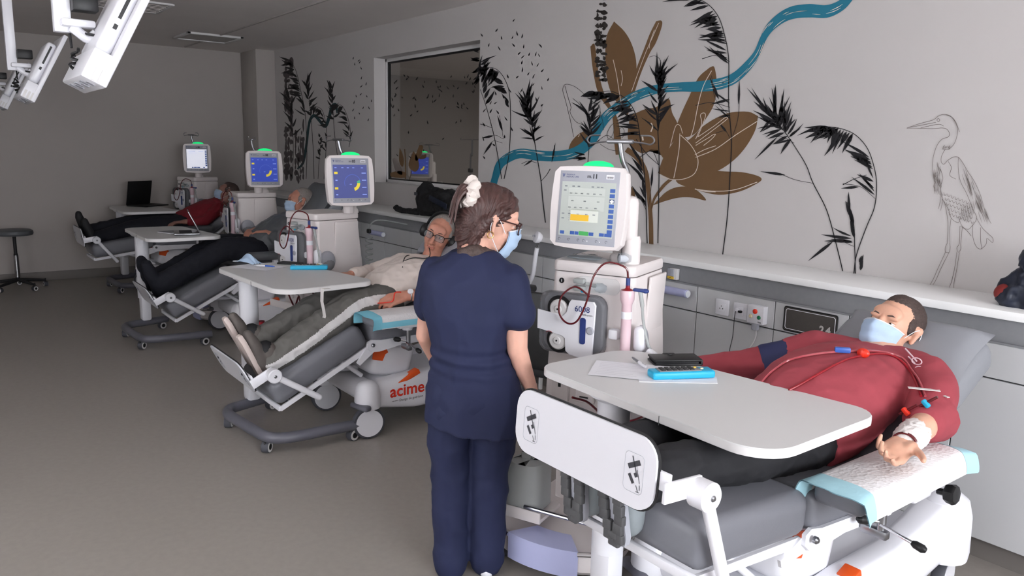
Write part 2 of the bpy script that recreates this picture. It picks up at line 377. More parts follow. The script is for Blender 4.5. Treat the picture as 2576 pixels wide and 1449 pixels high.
def bed(label, loc, al, be, seat=.5, zh=.59, dz=-.0, plate=True, near=False, lx=.0, full=True, hn=.2, ll=.64):
    t = thing('recliner_bed', label, 'treatment chair', loc, 0, 'dialysis recliner chairs')
    e = V(0, -math.cos(al), math.sin(al)); n = V(0, math.sin(al), math.cos(al)); H = V(0, 0, zh)
    le = H+e*ll; sp = V(0, seat, zh+dz); d = V(0, math.cos(be), math.sin(be)); bt = sp+d*.82
    lc = cushion(B(), (le.y, le.z), (-.005, zh), .6, .15, .045); Lm = (le-H).length
    lc.v = [(x*(1-.2*k)+.055*k, y, z) for x, y, z, k in [(x, y, z, min(1, max(0, (V(0, y, z)-H).dot(e)/Lm)**1.5 if (V(0, y, z)-H).dot(e) > 0 else 0)) for x, y, z in lc.v]]
    O('leg_cushion', lc, 'vinyl', t)
    O('seat_cushion', cushion(B(), (.0, zh), (seat+.02, zh+dz), .6, .14, .04), 'vinyl', t)
    O('backrest', cushion(B(), (sp.y-.02, sp.z), (bt.y, bt.z), .58, .12, .04), 'vinyl', t)
    O('head_cover', cushion(B(), (bt.y-d.y*.34, bt.z-d.z*.34), (bt.y+d.y*.012, bt.z+d.z*.012), .6, .135, .045), 'pillow', t)
    O('back_panel', cushion(B(), (sp.y+.03, sp.z-.03), (bt.y+.03*d.y, bt.z-.02), .52, .03, .01), 'white', t)
    for s in (-1, 1):
        # frame rails
        O('leg_rail', B().prism([(.02, -.035), (ll, -.03), (ll, -.004), (.02, -.002)], H+V((.29 if s > 0 else -.2)-.006, 0, 0), e, n, .012), 'white', t)
        rail = O('seat_rail', B().prism([(-.03, -.02), (0, -.045), (.05, -.05), (.2, -.03), (.5, -.035), (.52, -.02), (.5, .012), (.2, .018), (.06, .02), (0, .03), (-.03, .015)], H+V(s*.315-.007, 0, 0), (0, 1, dz/seat), (0, 0, 1), -.014*1), 'white', t)
        O('pivot_bolt', B().lathe([(.012, -.004), (.012, .006), (.007, .012)], H+V(s*.322, 0, 0), (s, 0, 0), 16), 'steel', rail)
        O('leg_link', B().prism([(-.02, -.05), (.12, -.075), (.13, -.05), (.03, .0)], H+V(s*.3-.006, 0, 0), e, n, .012), 'white', t)
    O('foot_bar', B().box(le-n*.01+V(.06, 0, 0), (.46, .02, .03), bev=.006), 'white', t)
    # foot plate with hub, bracket and tube
    hub = H+e*.585+n*hn; pc = H+e*.69+n*(hn+.035)
    fp = O('foot_plate', B().prism(rrect(.588, .208, .068, 7), pc+V(-.025, 0, 0), (1, 0, 0), n, .006), 'black', t)
    fpl = B(); U = V(1, 0, 0); o2 = pc+V(-.025, 0, 0)
    fpl.prism(rrect(.578, .198, .064, 7), o2+e*.005, U, n, .008)
    O('plate_sheet', fpl, 'white', fp)
    for sx in (-.215, .215):
        q = o2+e*.0136+V(sx, 0, 0)-n*.005
        ol = rrect(.068, .105, .014, 4)
        stk = B().tube([q+U*a+n*b_ for a, b_ in ol], .0006, 4, closed=True)
        st = O('warning_sticker', stk, 'machg', fp)
        mp = B()
        def strip(x0, y0, x1, y1, ww):
            a = V(x0, y0, 0); b_ = V(x1, y1, 0); dd = (b_-a).normalized(); pp = V(-dd.y, dd.x, 0)*ww
            mp.poly([q+e*.0006+U*(v.x)+n*(v.y) for v in (a-pp, b_-pp, b_+pp, a+pp)])
        strip(-.02, .012, .02, .034, .007); strip(-.008, .044, .012, -.002, .0016); strip(.012, .012, .024, -.022, .001)
        strip(-.015, -.006, .002, -.028, .005); strip(.004, -.006, .013, .0, .006); strip(.012, -.03, .02, -.045, .001); strip(.024, -.026, .026, -.04, .001); strip(.014, -.046, .025, -.046, .001)
        O('pictogram', mp, 'ink', st, flat=True)
    hb = O('plate_hub', B().lathe([(.034, -.03), (.04, -.026), (.04, .022), (.034, .028)], hub+V(.33, 0, 0), (1, 0, 0), 28), 'white', t)
    O('hub_screw', B().lathe([(.009, 0), (.009, .002), (.005, .006)], hub+V(.358, 0, 0), (1, 0, 0), 14), 'steel', hb)
    O('plate_bracket', B().box((hub+pc)/2+V(.3, 0, 0)-n*.004, (.012, .14, .055), Matrix((V(1, 0, 0), e, V(1, 0, 0).cross(e))).transposed(), bev=.003).box(pc+V(.25, 0, 0)-e*.004, (.1, .012, .05), Matrix((V(1, 0, 0), e, V(1, 0, 0).cross(e))).transposed(), bev=.003), 'white', t)
    O('plate_tube', B().tube([hub+V(.335, 0, 0), H+e*.43-n*.07+V(.33, 0, 0)], .018, 16).ell(H+e*.43-n*.07+V(.33, 0, 0), .0182), 'white', t)
    # undercarriage
    hb = B()
    for s in (-1, 1):
        rings = []
        for y, z0, z1, ww in ((.0, .2, .3, .05), (.06, .17, .34, .06), (.3, .13, .36, .065), (.6, .13, .36, .065), (.8, .16, .40, .07), (.95, .2, .44, .08), (1.05, .22, .45, .075), (1.1, .26, .4, .05)):
            rings.append([V(s*.255+a*ww*2, y, (z0+z1)/2+b_*(z1-z0)) for a, b_ in rrect(1, 1, .28, 4)])
        hb.ring(rings)
    O('base_hull', hb, 'white', t)
    O('base_cover', B().box((0, .55, .27), (.44, .95, .12), bev=.04, seg=3).box((0, .0, .27), (.52, .13, .12), bev=.04, seg=3), 'white', t)
    for s in (-1, 1):
        dm = O('front_dome', B().lathe([(.078, .195), (.08, .21), (.078, .27), (.07, .32), (.05, .35), (.02, .362)], (s*.3, -.03, 0), n=24), 'white', t)
        O('fork', B().box((s*.3-.03, -.02, .14), (.012, .06, .16), bev=.004), 'white', dm)
        O('brake_pedal', B().box((s*.33+.0, -.09, .215), (.15, .05, .035), Matrix.Rotation(R(15*s), 3, 'Z'), bev=.014, seg=3), 'grey_tube', t)
        wheel(t, s*.31, -.03, .1, R(-8))
        O('rear_dome', B().lathe([(.1, .2), (.105, .24), (.1, .38), (.085, .44), (.05, .468), (.02, .475)], (s*.27, 1.02, 0), n=24), 'white', t)
        wheel(t, s*.29, 1.03, .1, R(10))
        # lift mast side with orange insert
        O('orange_flap', B().box((s*.285, .25, .335), (.06, .17, .03), Matrix.Rotation(R(22), 3, 'X'), bev=.006), 'orange', t)
    O('lift_housing', B().box((0, .2, .44), (.42, .3, .24), Matrix.Rotation(R(-14), 3, 'X'), bev=.05, seg=3), 'white', t)
    for s in (-1, 1): O('orange_insert', B().prism([(-.09, -.03), (-.02, -.05), (.0, -.01), (.02, .0), (.0, .045), (-.08, .06)], (s*.2105, .14, .49), (0, 1, 0), (0, 0, 1), s*.002), 'orange', t)
    O('actuator', B().cyl((0, .05, .36), (0, -.28, zh+.36*math.sin(al)-.03), .018).cyl((.12, .02, .34), (.12, -.2, zh-.06), .014), 'white', t)
    if full:
        fr = V(.362, .12, .2)
        TX('brand_lettering', 'acime', .105, (.322, .235, .265), (0, 1, 0.0), (0, 0, 1), 'red', t, bold=.002)
        TX('brand_subline', '•••••• Design de guérison', .022, (.322, .235, .205), (0, 1, 0), (0, 0, 1), 'ink', t)
    return t
bed('grey recliner chair of the man in the red sweater, nearest', (-1.51, 2.1, 0), R(4), R(27.5), .52, .59, -.03, hn=.26, ll=.53)
bed('grey recliner chair of the man in the white sweater and headphones', (-4.41, 2.08, 0), R(-27), R(47), .4, .58, .01)
bed('grey recliner chair of the patient in dark trousers, third from the camera', (-7.13, 2.2, 0), R(-27), R(47), .44, .56, .01, full=False)
bed('grey recliner chair farthest away, by the far wall', (-9.82, 2.1, 0), R(-8), R(36), .5, .56, 0, full=False)
# ------------------------------------------------------------ dialysis machines
def emis(name, col, s): return mat(name, col, .5, emit=s)
emis('scr_grey', '#a9afaa', .28); emis('scr_white', '#e6e8f4', .62); emis('scr_blue', '#2f45a8', .5); emis('scr_dim', '#4d5590', .28)
emis('ui_yellow', '#d8c23c', .5); emis('ui_gold', '#d6ab2e', .3); emis('ui_blue', '#34559a', .22); emis('ui_green', '#3f9a50', .28); emis('ui_pale', '#c8ccc4', .3); emis('ui_line', '#b4b9b4', .27); emis('ui_txt', '#7c8186', .16)
emis('ui_sky', '#8fa2e0', .4); emis('ui_white', '#f0f0f0', .6); emis('ui_steel', '#58607a', .2); emis('ui_arc', '#5367c0', .35); emis('ui_lime', '#49a878', .35)
def monitor(par, c, tilt, rz, kind, num, full):
    """monitor in its own frame: origin at centre of the glass, x right, z up, -y towards the viewer"""
    Mx = Matrix.Translation(c) @ Matrix.Rotation(rz, 4, 'Z') @ Matrix.Rotation(tilt, 4, 'X')
    W, Hh = .335, .345
    def bow(w, h, k): # outline with gently bowed sides
        out = []
        P = [(-w/2, -h/2), (w/2, -h/2), (w/2, h/2), (-w/2, h/2)]
        r = .022
        sides = [((-w/2+r, -h/2), (w/2-r, -h/2), (0, -k)), ((w/2, -h/2+r), (w/2, h/2-r), (k, 0)), ((w/2-r, h/2), (-w/2+r, h/2), (0, k*.6)), ((-w/2, h/2-r), (-w/2, -h/2+r), (-k, 0))]
        for a, b_, o in sides:
            for i in range(9):
                t = i/8; q = 4*t*(1-t); out.append((a[0]+(b_[0]-a[0])*t+o[0]*q, a[1]+(b_[1]-a[1])*t+o[1]*q))
        return out
    o1 = bow(W, Hh, .009); b = B()
    def lay(sc, y): return [V(a*sc, y, h*sc) for a, h in o1]
    b.ring([lay(.93, -.004), lay(.985, -.004), lay(1, .004), lay(1, .03), lay(.97, .05), lay(.8, .068)])
    mo = O('monitor', b.tf(Mx), 'mach', par)
    def P(name, bb, m, p=mo, **k): return O(name, bb.tf(Mx), m, p, **k)
    P('bezel', B().box((0, -.004, -.002), (.275, .004, .312), bev=.0015), 'machg')
    sc = P('screen', B().box((-.004 if kind != 'grey' else 0, -.0062, -.008), (.25, .003, .232)), {'grey': 'scr_grey', 'white': 'scr_white', 'blue': 'scr_blue', 'dim': 'scr_dim'}[kind])
    y0 = -.0084
    def q(bb, x0, x1, z0, z1): bb.add([(x0, y0, z0), (x1, y0, z0), (x1, y0, z1), (x0, y0, z1)], [(0, 1, 2, 3)]); return bb
    if kind == 'grey':
        pale = B(); ln = B(); tx = B(); blu = B(); ste = B()
        q(pale, -.075, .055, -.062, -.008)
        for z, rows in ((.065, 6), (.03, 3), (-.0, 5)):
            q(ln, -.09, .078, z-.014, z+.016)
        for z, xs in ((.058, (-.08, -.055, -.028, 0, .03, .058)), (.026, (-.07, -.012, .05)), (-.002, (-.082, -.055, -.028, 0, .04)), (.088, (-.105, -.07, -.045, .02, .045, .062)), (.07, (-.108,)), (-.03, (-.11, -.08, -.04, .0, .035)), (-.05, (-.11,))):
            for x in xs: q(tx, x-.006, x+.006, z-.0025, z+.0025)
        for k in range(6): q(tx, -.083, -.079, -.058+k*.01, -.0565+k*.01)
        for k in range(9):
            z = .075-k*.0215; q(blu if k != 2 else ste, .1, .123, z-.008, z+.008)
        for x0, x1 in ((-.118, -.098), (-.07, -.05), (-.048, -.03), (.018, .04), (.066, .088), (.09, .123)): q(blu, x0, x1, -.118, -.104)
        grn = q(B(), -.028, .016, -.119, -.102)
        yel = q(B(), -.074, .012, -.058, -.032)
        cr_ = B(); q(cr_, .109, .114, .006+.004, .0105+.012); q(cr_, .106, .117, .014, .0185)
        for nm, bb, m in (('screen_rows', ln, 'ui_line'), ('screen_chart', pale, 'ui_pale'), ('screen_text', tx, 'ui_txt'), ('screen_button_dim', ste, 'ui_steel'), ('green_button', grn, 'ui_green')):
            oo = P(nm, bb, m, sc, flat=True)
            if nm in ('screen_rows', 'screen_text'): oo['kind'] = 'stuff'
        for fq in blu.f: P('screen_button', B().add([blu.v[i] for i in fq], [(0, 1, 2, 3)]), 'ui_blue', sc, flat=True)
        y0 -= .0005
        P('yellow_bar', q(B(), -.074, .012, -.058, -.032), 'ui_gold', sc, flat=True)
        P('plus_sign', q(q(B(), .109, .114, .022, .038), .1035, .1195, .0275, .0325), 'ui_white', sc, flat=True)
    elif kind in ('blue', 'dim'):
        def arc(a0, a1, r0, r1, m, nm, cx=.01, cz=-.02):
            bb = B(); n = max(4, int((a1-a0)/8)); vs = []
            for i in range(n+1):
                a = R(a0+(a1-a0)*i/n); vs += [(cx+r0*math.cos(a), y0, cz+r0*math.sin(a)), (cx+r1*math.cos(a), y0, cz+r1*math.sin(a))]
            bb.add(vs, [(2*i, 2*i+1, 2*i+3, 2*i+2) for i in range(n)]); P(nm, bb, m, sc, flat=True)
        arc(5, 200, .058, .061, 'ui_arc', 'gauge_ring'); y0 -= .0003
        if kind == 'blue': arc(-90, 5, .034, .056, 'ui_yellow', 'gauge_bar')
        else: arc(-75, 0, .034, .056, 'ui_yellow', 'gauge_bar'); arc(0, 22, .034, .056, 'ui_lime', 'gauge_tip')
        lab = B()
        for z in (.052, -.055): q(lab, -.122, -.097, z-.009, z+.007)
        P('yellow_labels', lab, 'ui_yellow', sc, flat=True)['kind'] = 'stuff'
        tx = B()
        for x in (-.11, -.06, -.02, .02, .085): q(tx, x-.008, x+.008, .085, .089)
        for z in (.05, .0, -.05, -.1): q(tx, .08, .112, z-.003, z+.003)
        for z in (.0, -.1): q(tx, -.115, -.1, z-.004, z+.004)
        q(tx, -.012, .004, -.03, -.026); P('screen_text', tx, 'ui_sky', sc, flat=True)['kind'] = 'stuff'
    else:
        tx = B()
        for k in range(9): q(tx, .098, .12, .08-k*.022, .094-k*.022)
        for x0, x1 in ((-.07, -.05), (-.045, -.01), (-.005, .03), (.07, .09)): q(tx, x0, x1, -.118, -.108)
        P('screen_buttons', tx, 'ui_blue', sc, flat=True)['kind'] = 'stuff'
        y0 -= .0003
        tx = B(); q(tx, -.11, -.02, .082, .086); q(tx, .02, .08, .082, .086); q(tx, -.1, .0, .06, .063); P('screen_text', tx, 'ui_sky', sc, flat=True)['kind'] = 'stuff'
    # printing on the bezel
    st = P('barcode_label', B().box((.095, -.0066, .132), (.036, .0014, .018)), 'paper')
    bars = B(); y0 = -.0076
    for k in range(9): q(bars, .081+k*.0032, .0822+k*.0032+.0006*(k % 3), .126, .134)
    P('barcode', bars, 'ink', st, flat=True)
    def T(txt, s, x, z, m='ink', al='CENTER', bold=0):
        me = textmesh(txt, s, Mx @ Matrix.Translation((x, -.0066, z)) @ Matrix.Rotation(R(90), 4, 'X'), al, bold); O('lettering', me, m, mo)
    T('STL', .013, .0, .13, bold=.0006); T(num, .025, .026, .132, bold=.0012)
    if full:
        T('FRESENIUS', .0085, -.108, .137, 'navyp', 'LEFT'); T('MEDICAL CARE', .0085, -.108, .128, 'navyp', 'LEFT')
        lg = B(); y0 = -.0066
        for k, (wd, z) in enumerate(((.015, .138), (.010, .1325), (.005, .128))): lg.add([(-.121-wd/2, y0, z+.002), (-.121+wd/2, y0, z+.002), (-.121+wd*.3, y0, z-.0015), (-.121-wd*.3, y0, z-.0015)], [(0, 1, 2, 3)])
        P('maker_logo', lg, 'navyp', flat=True)
        sy = B()
        for x in (-.12, -.075, -.03, -.005, .055, .1): sy.tube([(x+.005*math.cos(a), -.0066, -.14+.005*math.sin(a)) for a in [i*.7 for i in range(8)]], .0006, 4)
        P('button_marks', sy, 'ink')
        dt = B()
        for x in (.012, .07): dt.ell((x, -.006, -.142), (.002, .001, .002))
        P('status_leds', dt, 'ui_white')
    # green signal dome on top
    g = B(); rings = []
    for i in range(7):
        a = R(90*i/6); rings.append([V(.02+.072*math.cos(a)*math.cos(t), .03+.022*math.cos(a)*math.sin(t), .176+.026*math.sin(a)) for t in [2*math.pi*k/20 for k in range(20)]])
    P('signal_lamp', B().ring(rings), 'green_lamp')
    return mo
def machine(label, loc, rz, kind, num, mrz=0, sc=(1, 1, 1), full=True, mdx=0, mdy=0, mc=(-.035, 0), mt=R(-6), tubecol='blood'):
    t = thing('dialysis_machine', label, 'medical device', loc, rz, 'dialysis machines'); t.scale = sc
    W, D = .38, .37
    # body: slightly flared column
    rings = []
    for z, w, d0, d1 in ((.5, .42, -.01, .42), (.52, .43, -.02, .43), (.9, .41, -.008, .4), (1.22, .385, 0, D), (1.23, .38, .002, D)):
        rings.append([V(a, (d0+d1)/2+b_, z) for a, b_ in rrect(w, d1-d0, .03, 5)])
    O('body', B().ring(rings), 'mach', t)
    O('top_cover', B().ring([[V(a, D/2+b_, z) for a, b_ in rrect(W*s, (D+.01)*s, .03, 5)] for z, s in ((1.235, 1.0), (1.24, 1.012), (1.262, 1.012), (1.275, 1.0), (1.28, .975))]), 'mach', t)
    sp = O('side_panel', B().box((.197, D/2+.06, .98), (.012, .2, .48), Matrix.Rotation(R(3.2), 3, 'Y'), bev=.005), 'mach', t)
    scw = B()
    for y in (.165, .325): scw.lathe([(.006, 0), (.006, .003)], (.1985, y, 1.185), (1, 0, 0), 12)
    O('panel_screws', scw, 'black', sp)
    O('info_badge', B().lathe([(.012, 0), (.012, .002)], (-.145, -.001, 1.19), (0, -1, 0), 20), 'black', t)
    TX('badge_figure', 'i', .017, (-.145, -.0035, 1.19), (1, 0, 0), (0, 0, 1), 'white', t, bold=.001)
    # recess with clamps at upper front
    rc = O('clamp_recess', B().prism(rrect(.2, .07, .03, 5), (.03, -.001, 1.185), (1, 0, 0), (0, 0, 1), .004), 'whitem', t)
    O('bubble_clamp', B().box((-.05, -.02, 1.2), (.05, .035, .022), bev=.006).box((-.05, -.02, 1.168), (.055, .03, .022), bev=.006).cyl((-.02, -.02, 1.19), (.03, -.02, 1.185), .007), 'plast', rc)
    O('drip_chamber', B().lathe([(.004, 0), (.006, .012), (.018, .025), (.022, .045), (.015, .065), (.005, .07)], (.01, -.03, 1.185), (1, 0, -.1), 16), 'clear', rc)
    O('teal_clip', B().ell((-.03, -.03, 1.158), (.009, .007, .007)), 'cyan', rc)
    # cassette unit (smoked shell with rollers, white cover, window, button, lettering)
    sh = []
    for a, b_ in rrect(.3, .27, .05, 6):
        if a < -.02: b_ *= 1.0; a += -.02*abs(b_)/.135
        sh.append((a, b_))
    cs = O('cassette_unit', B().prism(sh, (-.065, -.005, 1.01), (1, 0, 0), (0, 0, 1), .05, .012), 'smoke', t)
    O('cassette_core', B().prism([(a*.9, b_*.9) for a, b_ in sh], (-.065, -.0, 1.01), (1, 0, 0), (0, 0, 1), .025), 'machg', cs)
    for zz in (1.075, .935):
        rl = O('pump_roller', B().lathe([(.058, 0), (.058, .004)], (-.125, -.052, zz), (0, -1, 0), 28), 'black', cs)
        O('roller_face', B().lathe([(.042, .0), (.042, .012), (.036, .018), (.018, .018), (.015, .022), (.004, .022)], (-.125, -.054, zz), (0, -1, 0), 28), 'whitem', rl)
        O('roller_dot', B().lathe([(.004, .0), (.004, .024)], (-.125, -.054, zz), (0, -1, 0), 10), 'black', rl)
    cover = [(-.222, .055), (-.222, -.03), (-.10, -.05), (-.085, -.06), (-.08, -.115), (-.06, -.13), (.03, -.14), (.045, -.125), (.055, .1), (.045, .115), (-.06, .115), (-.07, .1), (-.08, .06), (-.1, .04)]
    cv = O('cassette_cover', B().prism(cover, (0, -.066, 1.01), (1, 0, 0), (0, 0, 1), .012, .003), 'white', cs)
    O('sight_window', B().prism(rrect(.026, .115, .01, 4), (.0, -.079, .995), (1, 0, 0), (0, 0, 1), .003), 'navyp' if full else 'black', cv)
    O('latch_button', B().lathe([(.017, 0), (.017, .004), (.013, .007), (.004, .007)], (.034, -.078, 1.0), (0, -1, 0), 22), 'machg', cv)
    TX('model_number', '6008', .036, (-.006, -.0795, 1.088), (1, 0, 0), (0, 0, 1), 'navyp', cv)
    TX('model_subline', 'CAREsystem', .0105, (.015, -.0795, 1.066), (1, 0, 0), (0, 0, 1), 'ink', cv)
    O('eject_mark', B().tube([(-.16+.014*math.cos(a), -.0795, .968+.006*math.sin(a)) for a in [math.pi*i/6 for i in range(7)]], .0014, 5), 'dred', cv)
    # dialyser holder
    O('holder', B().box((.125, -.03, .99), (.045, .04, .045), bev=.01).box((.24, -.03, .985), (.05, .05, .11), bev=.02, seg=3), 'white', t)
    O('disinfect_port', B().ell((.2, .075, .945), (.035, .07, .075)), 'machg', t)
    O('port_recess', B().ell((.212, .075, .925), (.028, .055, .05)), 'strip', t)
    # lower front: tray, valves
    O('lower_tray', B().box((0, -.06, .6), (.42, .14, .02), bev=.006).box((0, -.13, .62), (.42, .012, .05), bev=.004), 'mach', t)
    O('column_base', B().box((0, .2, .32), (.34, .34, .42), bev=.03), 'mach', t)
    vl = O('valve_block', B().box((-.12, -.025, .72), (.08, .03, .14), bev=.008).box((.0, -.025, .69), (.09, .03, .06), bev=.012, seg=3), 'mach', t)
    O('valve_slots', B().box((-.12, -.042, .74), (.012, .004, .045)).box((.0, -.042, .69), (.04, .004, .006)), 'black', vl)
    # footing
    out = []
    for k in range(13): a = R(200+140*k/12); out.append((.3*math.cos(a), -.25+.17*math.sin(a)))
    out += [(.26, .1), (.24, .42), (-.24, .42), (-.26, .1)]
    O('foot', B().prism(out, (0, 0, .06), (1, 0, 0), (0, 1, 0), .1, .02), 'mach', t)
    out2 = [(.12*x, 0) for x in (0,)]
    bl = B(); rr = []
    for k in range(9):
        a = R(238+64*k/8); rr.append([V(.306*math.cos(a), -.25+.176*math.sin(a), z) for z in (.055, .17)]+[V(.15*math.cos(a), -.25+.05*math.sin(a), z) for z in (.175, .06)])
    O('brake_pedal', B().ring(rr), 'lav', t)
    for s in (-1, 1):
        O('foot_rail', B().tube(cr([(s*.29, -.1, .16), (s*.31, -.25, .17), (s*.26, -.36, .17), (s*.16, -.4, .16)], 5), .01, 10), 'chrome', t)
    O('front_rail', B().tube([(-.12, -.34, .27), (.26, -.34, .27)], .009, 10), 'chrome', t)
    tr = O('canister_tray', B().box((-.14, -.25, .22), (.2, .2, .02), bev=.008).box((-.14, -.345, .235), (.2, .012, .05), bev=.005), 'mach', t)
    for x, y in ((-.22, -.3), (.22, -.3), (-.2, .36), (.2, .36)): castor(t, x, y, .6, .032)
    # monitor, neck, arm, infusion pole
    mz = 1.515
    O('monitor_neck', B().lathe([(.06, 1.275), (.055, 1.3), (.045, 1.31), (.043, 1.36)], (.07+mdx, .16+mdy, 0), n=24).box((.07+mdx, .13+mdy, 1.38), (.09, .09, .12), bev=.03, seg=3), 'mach', t)
    O('monitor_arm', B().box((.115+mdx, .085+mdy, 1.47), (.09, .07, .2), bev=.03, seg=3).lathe([(.037, 0), (.039, .01), (.039, .1), (.034, .12)], (.135+mdx, .095+mdy, 1.279), n=24), 'mach', t)
    monitor(t, V(mc[0], mc[1], mz), mt, mrz, kind, num, full)
    pl = O('infusion_pole', B().tube(cr([(.1+mdx, .09+mdy, 1.3), (.105+mdx, .1+mdy, 1.62), (.085+mdx, .07+mdy, 1.72), (.075+mdx, .06+mdy, 1.79)], 5), .011, 12).box((.075+mdx, .06+mdy, 1.795), (.12, .025, .018), bev=.007), 'steel', t)
    for s in (-1, 1):
        O('hook', B().tube(cr([(.075+mdx+s*.05, .06+mdy, 1.795), (.075+mdx+s*.1, .06+mdy, 1.79), (.075+mdx+s*.135, .06+mdy, 1.785), (.075+mdx+s*.15, .06+mdy, 1.8), (.075+mdx+s*.135, .06+mdy, 1.818), (.075+mdx+s*.09, .06+mdy, 1.82)], 5), .0035, 8), 'steel', pl)
    # the consumables that hang on it
    lm = label.split(',')[0]
    return t
MACH = {}
def consum(key, loc, rz, who, tubem='blood', full=True):
    g = dict(loc=loc, rz=rz)
    dz = thing('dialyzer', 'pink dialyzer cylinder clipped to '+who, 'dialyzer', loc, rz, 'dialyzers on the machines')
    x, y = .185, -.055
    O('housing', B().lathe([(.024, .86), (.026, .88), (.026, .9), (.022, .92), (.022, 1.13), (.03, 1.15), (.031, 1.185), (.028, 1.19)], (x, y, 0), n=24), 'pink', dz)
    O('end_cap', B().lathe([(.028, 1.19), (.012, 1.196), (.009, 1.2), (.009, 1.21)], (x, y, 0), n=20), 'dred', dz)
    O('connector', B().lathe([(.009, 1.205), (.009, 1.24)], (x, y, 0), n=14), 'navyp', dz)
    O('label_sticker', B().lathe([(.0225, 1.07), (.0225, 1.1)], (x, y, 0), n=24, cap=False), 'paper', dz)
    bt = tag(O('blood_tube', B().tube([Matrix.Rotation(rz, 3, 'Z') @ V(*p)+Vector(loc) for p in cr([(x, y, 1.238), (x-.012, y-.01, 1.285), (.1, -.09, 1.3), (.055, -.115, 1.24), (.03, -.12, 1.13), (-.01, -.12, 1.045), (-.06, -.115, 1.03), (-.1, -.11, 1.07), (-.095, -.1, 1.14), (-.04, -.09, 1.185), (.01, -.08, 1.16), (.02, -.07, 1.145)], 6)], .0042, 8), tubem), ('dark red' if tubem == 'blood' else 'dark')+' blood tube looping on '+who, 'tube', 'blood tubes')
    wl = thing('dialysate_line', 'white dialysate line with blue coupling on '+who, 'tube', loc, rz, 'dialysate lines')
    O('coupling', B().box((.235, -.055, 1.195), (.05, .02, .014), bev=.005).ell((.262, -.055, 1.194), (.016, .01, .01)), 'navyp', wl)
    O('hose', B().tube(cr([(.24, -.055, 1.19), (.25, -.05, 1.13), (.255, -.04, 1.06), (.28, -.04, .97), (.31, -.05, .93), (.33, -.05, .85), (.31, -.05, .7)], 6), [.009]*7+[.006]*30, 10), 'plast', wl)
    O('plug', B().box((.3, -.05, .93), (.05, .035, .04), Matrix.Rotation(R(30), 3, 'Y'), bev=.01), 'white', wl)
    cn = thing('canister', 'translucent concentrate canister on the foot of '+who, 'canister', loc, rz, 'canisters')
    if full:
        O('tank', B().ring([[V(-.15+a, -.25+b_, z) for a, b_ in rrect(w, w, .05, 5)] for z, w in ((.232, .15), (.245, .17), (.4, .17), (.44, .14), (.455, .06), (.48, .05))]), 'plast', cn)
        O('cap', B().lathe([(.026, .48), (.026, .505)], (-.15, -.25, 0), n=18), 'dred', cn)
    else: O('tank', B().ring([[V(-.15+a, -.25+b_, z) for a, b_ in rrect(w, w, .05, 5)] for z, w in ((.232, .15), (.4, .16), (.44, .14), (.455, .06), (.48, .05))]), 'plast', cn)
machine('white dialysis machine numbered 11, nearest the camera, screen with a yellow bar', (-2.416, 2.276, 0), R(23), 'grey', '11')
consum('a', (-2.416, 2.276, 0), R(23), 'the nearest machine')
machine('white dialysis machine numbered 05 beside the man with headphones', (-5.31, 2.14, 0), R(12), 'dim', '05', mrz=R(74), mc=(.283, .23), mdx=.074, mdy=.17)
consum('b', (-5.31, 2.14, 0), R(12), 'the machine beside the headphone wearer', 'blood')
machine('white dialysis machine with bright blue screen, third from the camera', (-7.83, 2.47, 0), R(-4), 'blue', '08', mrz=R(88), mc=(.243, .248), mdx=.026, mdy=.107)
consum('c', (-7.83, 2.47, 0), R(-4), 'the machine with the bright blue screen', 'blood')
machine('white dialysis machine with white screen, farthest away', (-10.5, 2.72, 0), R(22), 'white', '06', mrz=R(55), mc=(.19, .05), sc=(.95, .95, 1.03))
consum('d', (-10.5, 2.72, 0), R(22), 'the machine with the white screen', 'blood', False)
# ------------------------------------------------------------ people
mat('skin', '#d9a890', .5, var=.07, vscale=30, sss=.12, bump=.05, bscale=300)
mat('skin_p', '#dcab98', .5, var=.06, vscale=30, sss=.12, bump=.05, bscale=300)
mat('skin_r', '#b8806c', .5, var=.09, vscale=28, sss=.12, bump=.06, bscale=260)
mat('skin_d', '#9a6f62', .5, var=.08, vscale=28)
mat('lip', '#b06a62', .45); mat('eyew', '#e8e4e0', .2); mat('iris', '#2c241f', .2)
mat('scrub', '#192040', .8, var=.08, vscale=6, bump=.25, bscale=14)
mat('red_sweat', '#9a3f49', .85, var=.09, vscale=9, bump=.25, bscale=26)
mat('dark_red', '#7c1a26', .85, var=.08, vscale=9, bump=.2, bscale=20)
mat('cream_sweat', '#d5c9c2', .85, var=.05, vscale=12, bump=.3, bscale=24)
mat('grey_pants', '#615f5c', .85, var=.08, vscale=14, bump=.25, bscale=26)
mat('stripe', '#dcdada', .8, bump=.1, bscale=30)
mat('black_pants', '#1d1d21', .8, var=.12, vscale=12, bump=.25, bscale=22)
mat('navy_pants', '#10121c', .85, var=.1, vscale=10, bump=.2, bscale=18)
mat('navy_cuff', '#2b3056', .75, bump=.2, bscale=40)
mat('mask', '#b3cbe6', .7, var=.05, vscale=30, bump=.15, bscale=60)
mat('maskw', '#e4e9f0', .75)
mat('hair_br', '#4b3330', .42, var=.35, vscale=60, bump=.6, bscale=140, stretch=(1, 1, .12))
mat('hair_dk', '#4a3c38', .6, var=.3, vscale=120, bump=.6, bscale=260)
mat('hair_gr', '#8b8480', .6, var=.25, vscale=120, bump=.6, bscale=260)
mat('shoe_gr', '#5b5552', .7, var=.12, vscale=30, bump=.15, bscale=60)
mat('sole', '#cdbfb9', .7); mat('boot', '#4a4a4c', .65, bump=.2, bscale=40); mat('boot_up', '#8f979b', .6, var=.1, vscale=20)
mat('scrunchie', '#e0d6d0', .8, bump=.5, bscale=60)
mat('gauze', '#e2dcda', .9, bump=.5, bscale=160); mat('tape', '#dedad8', .75)
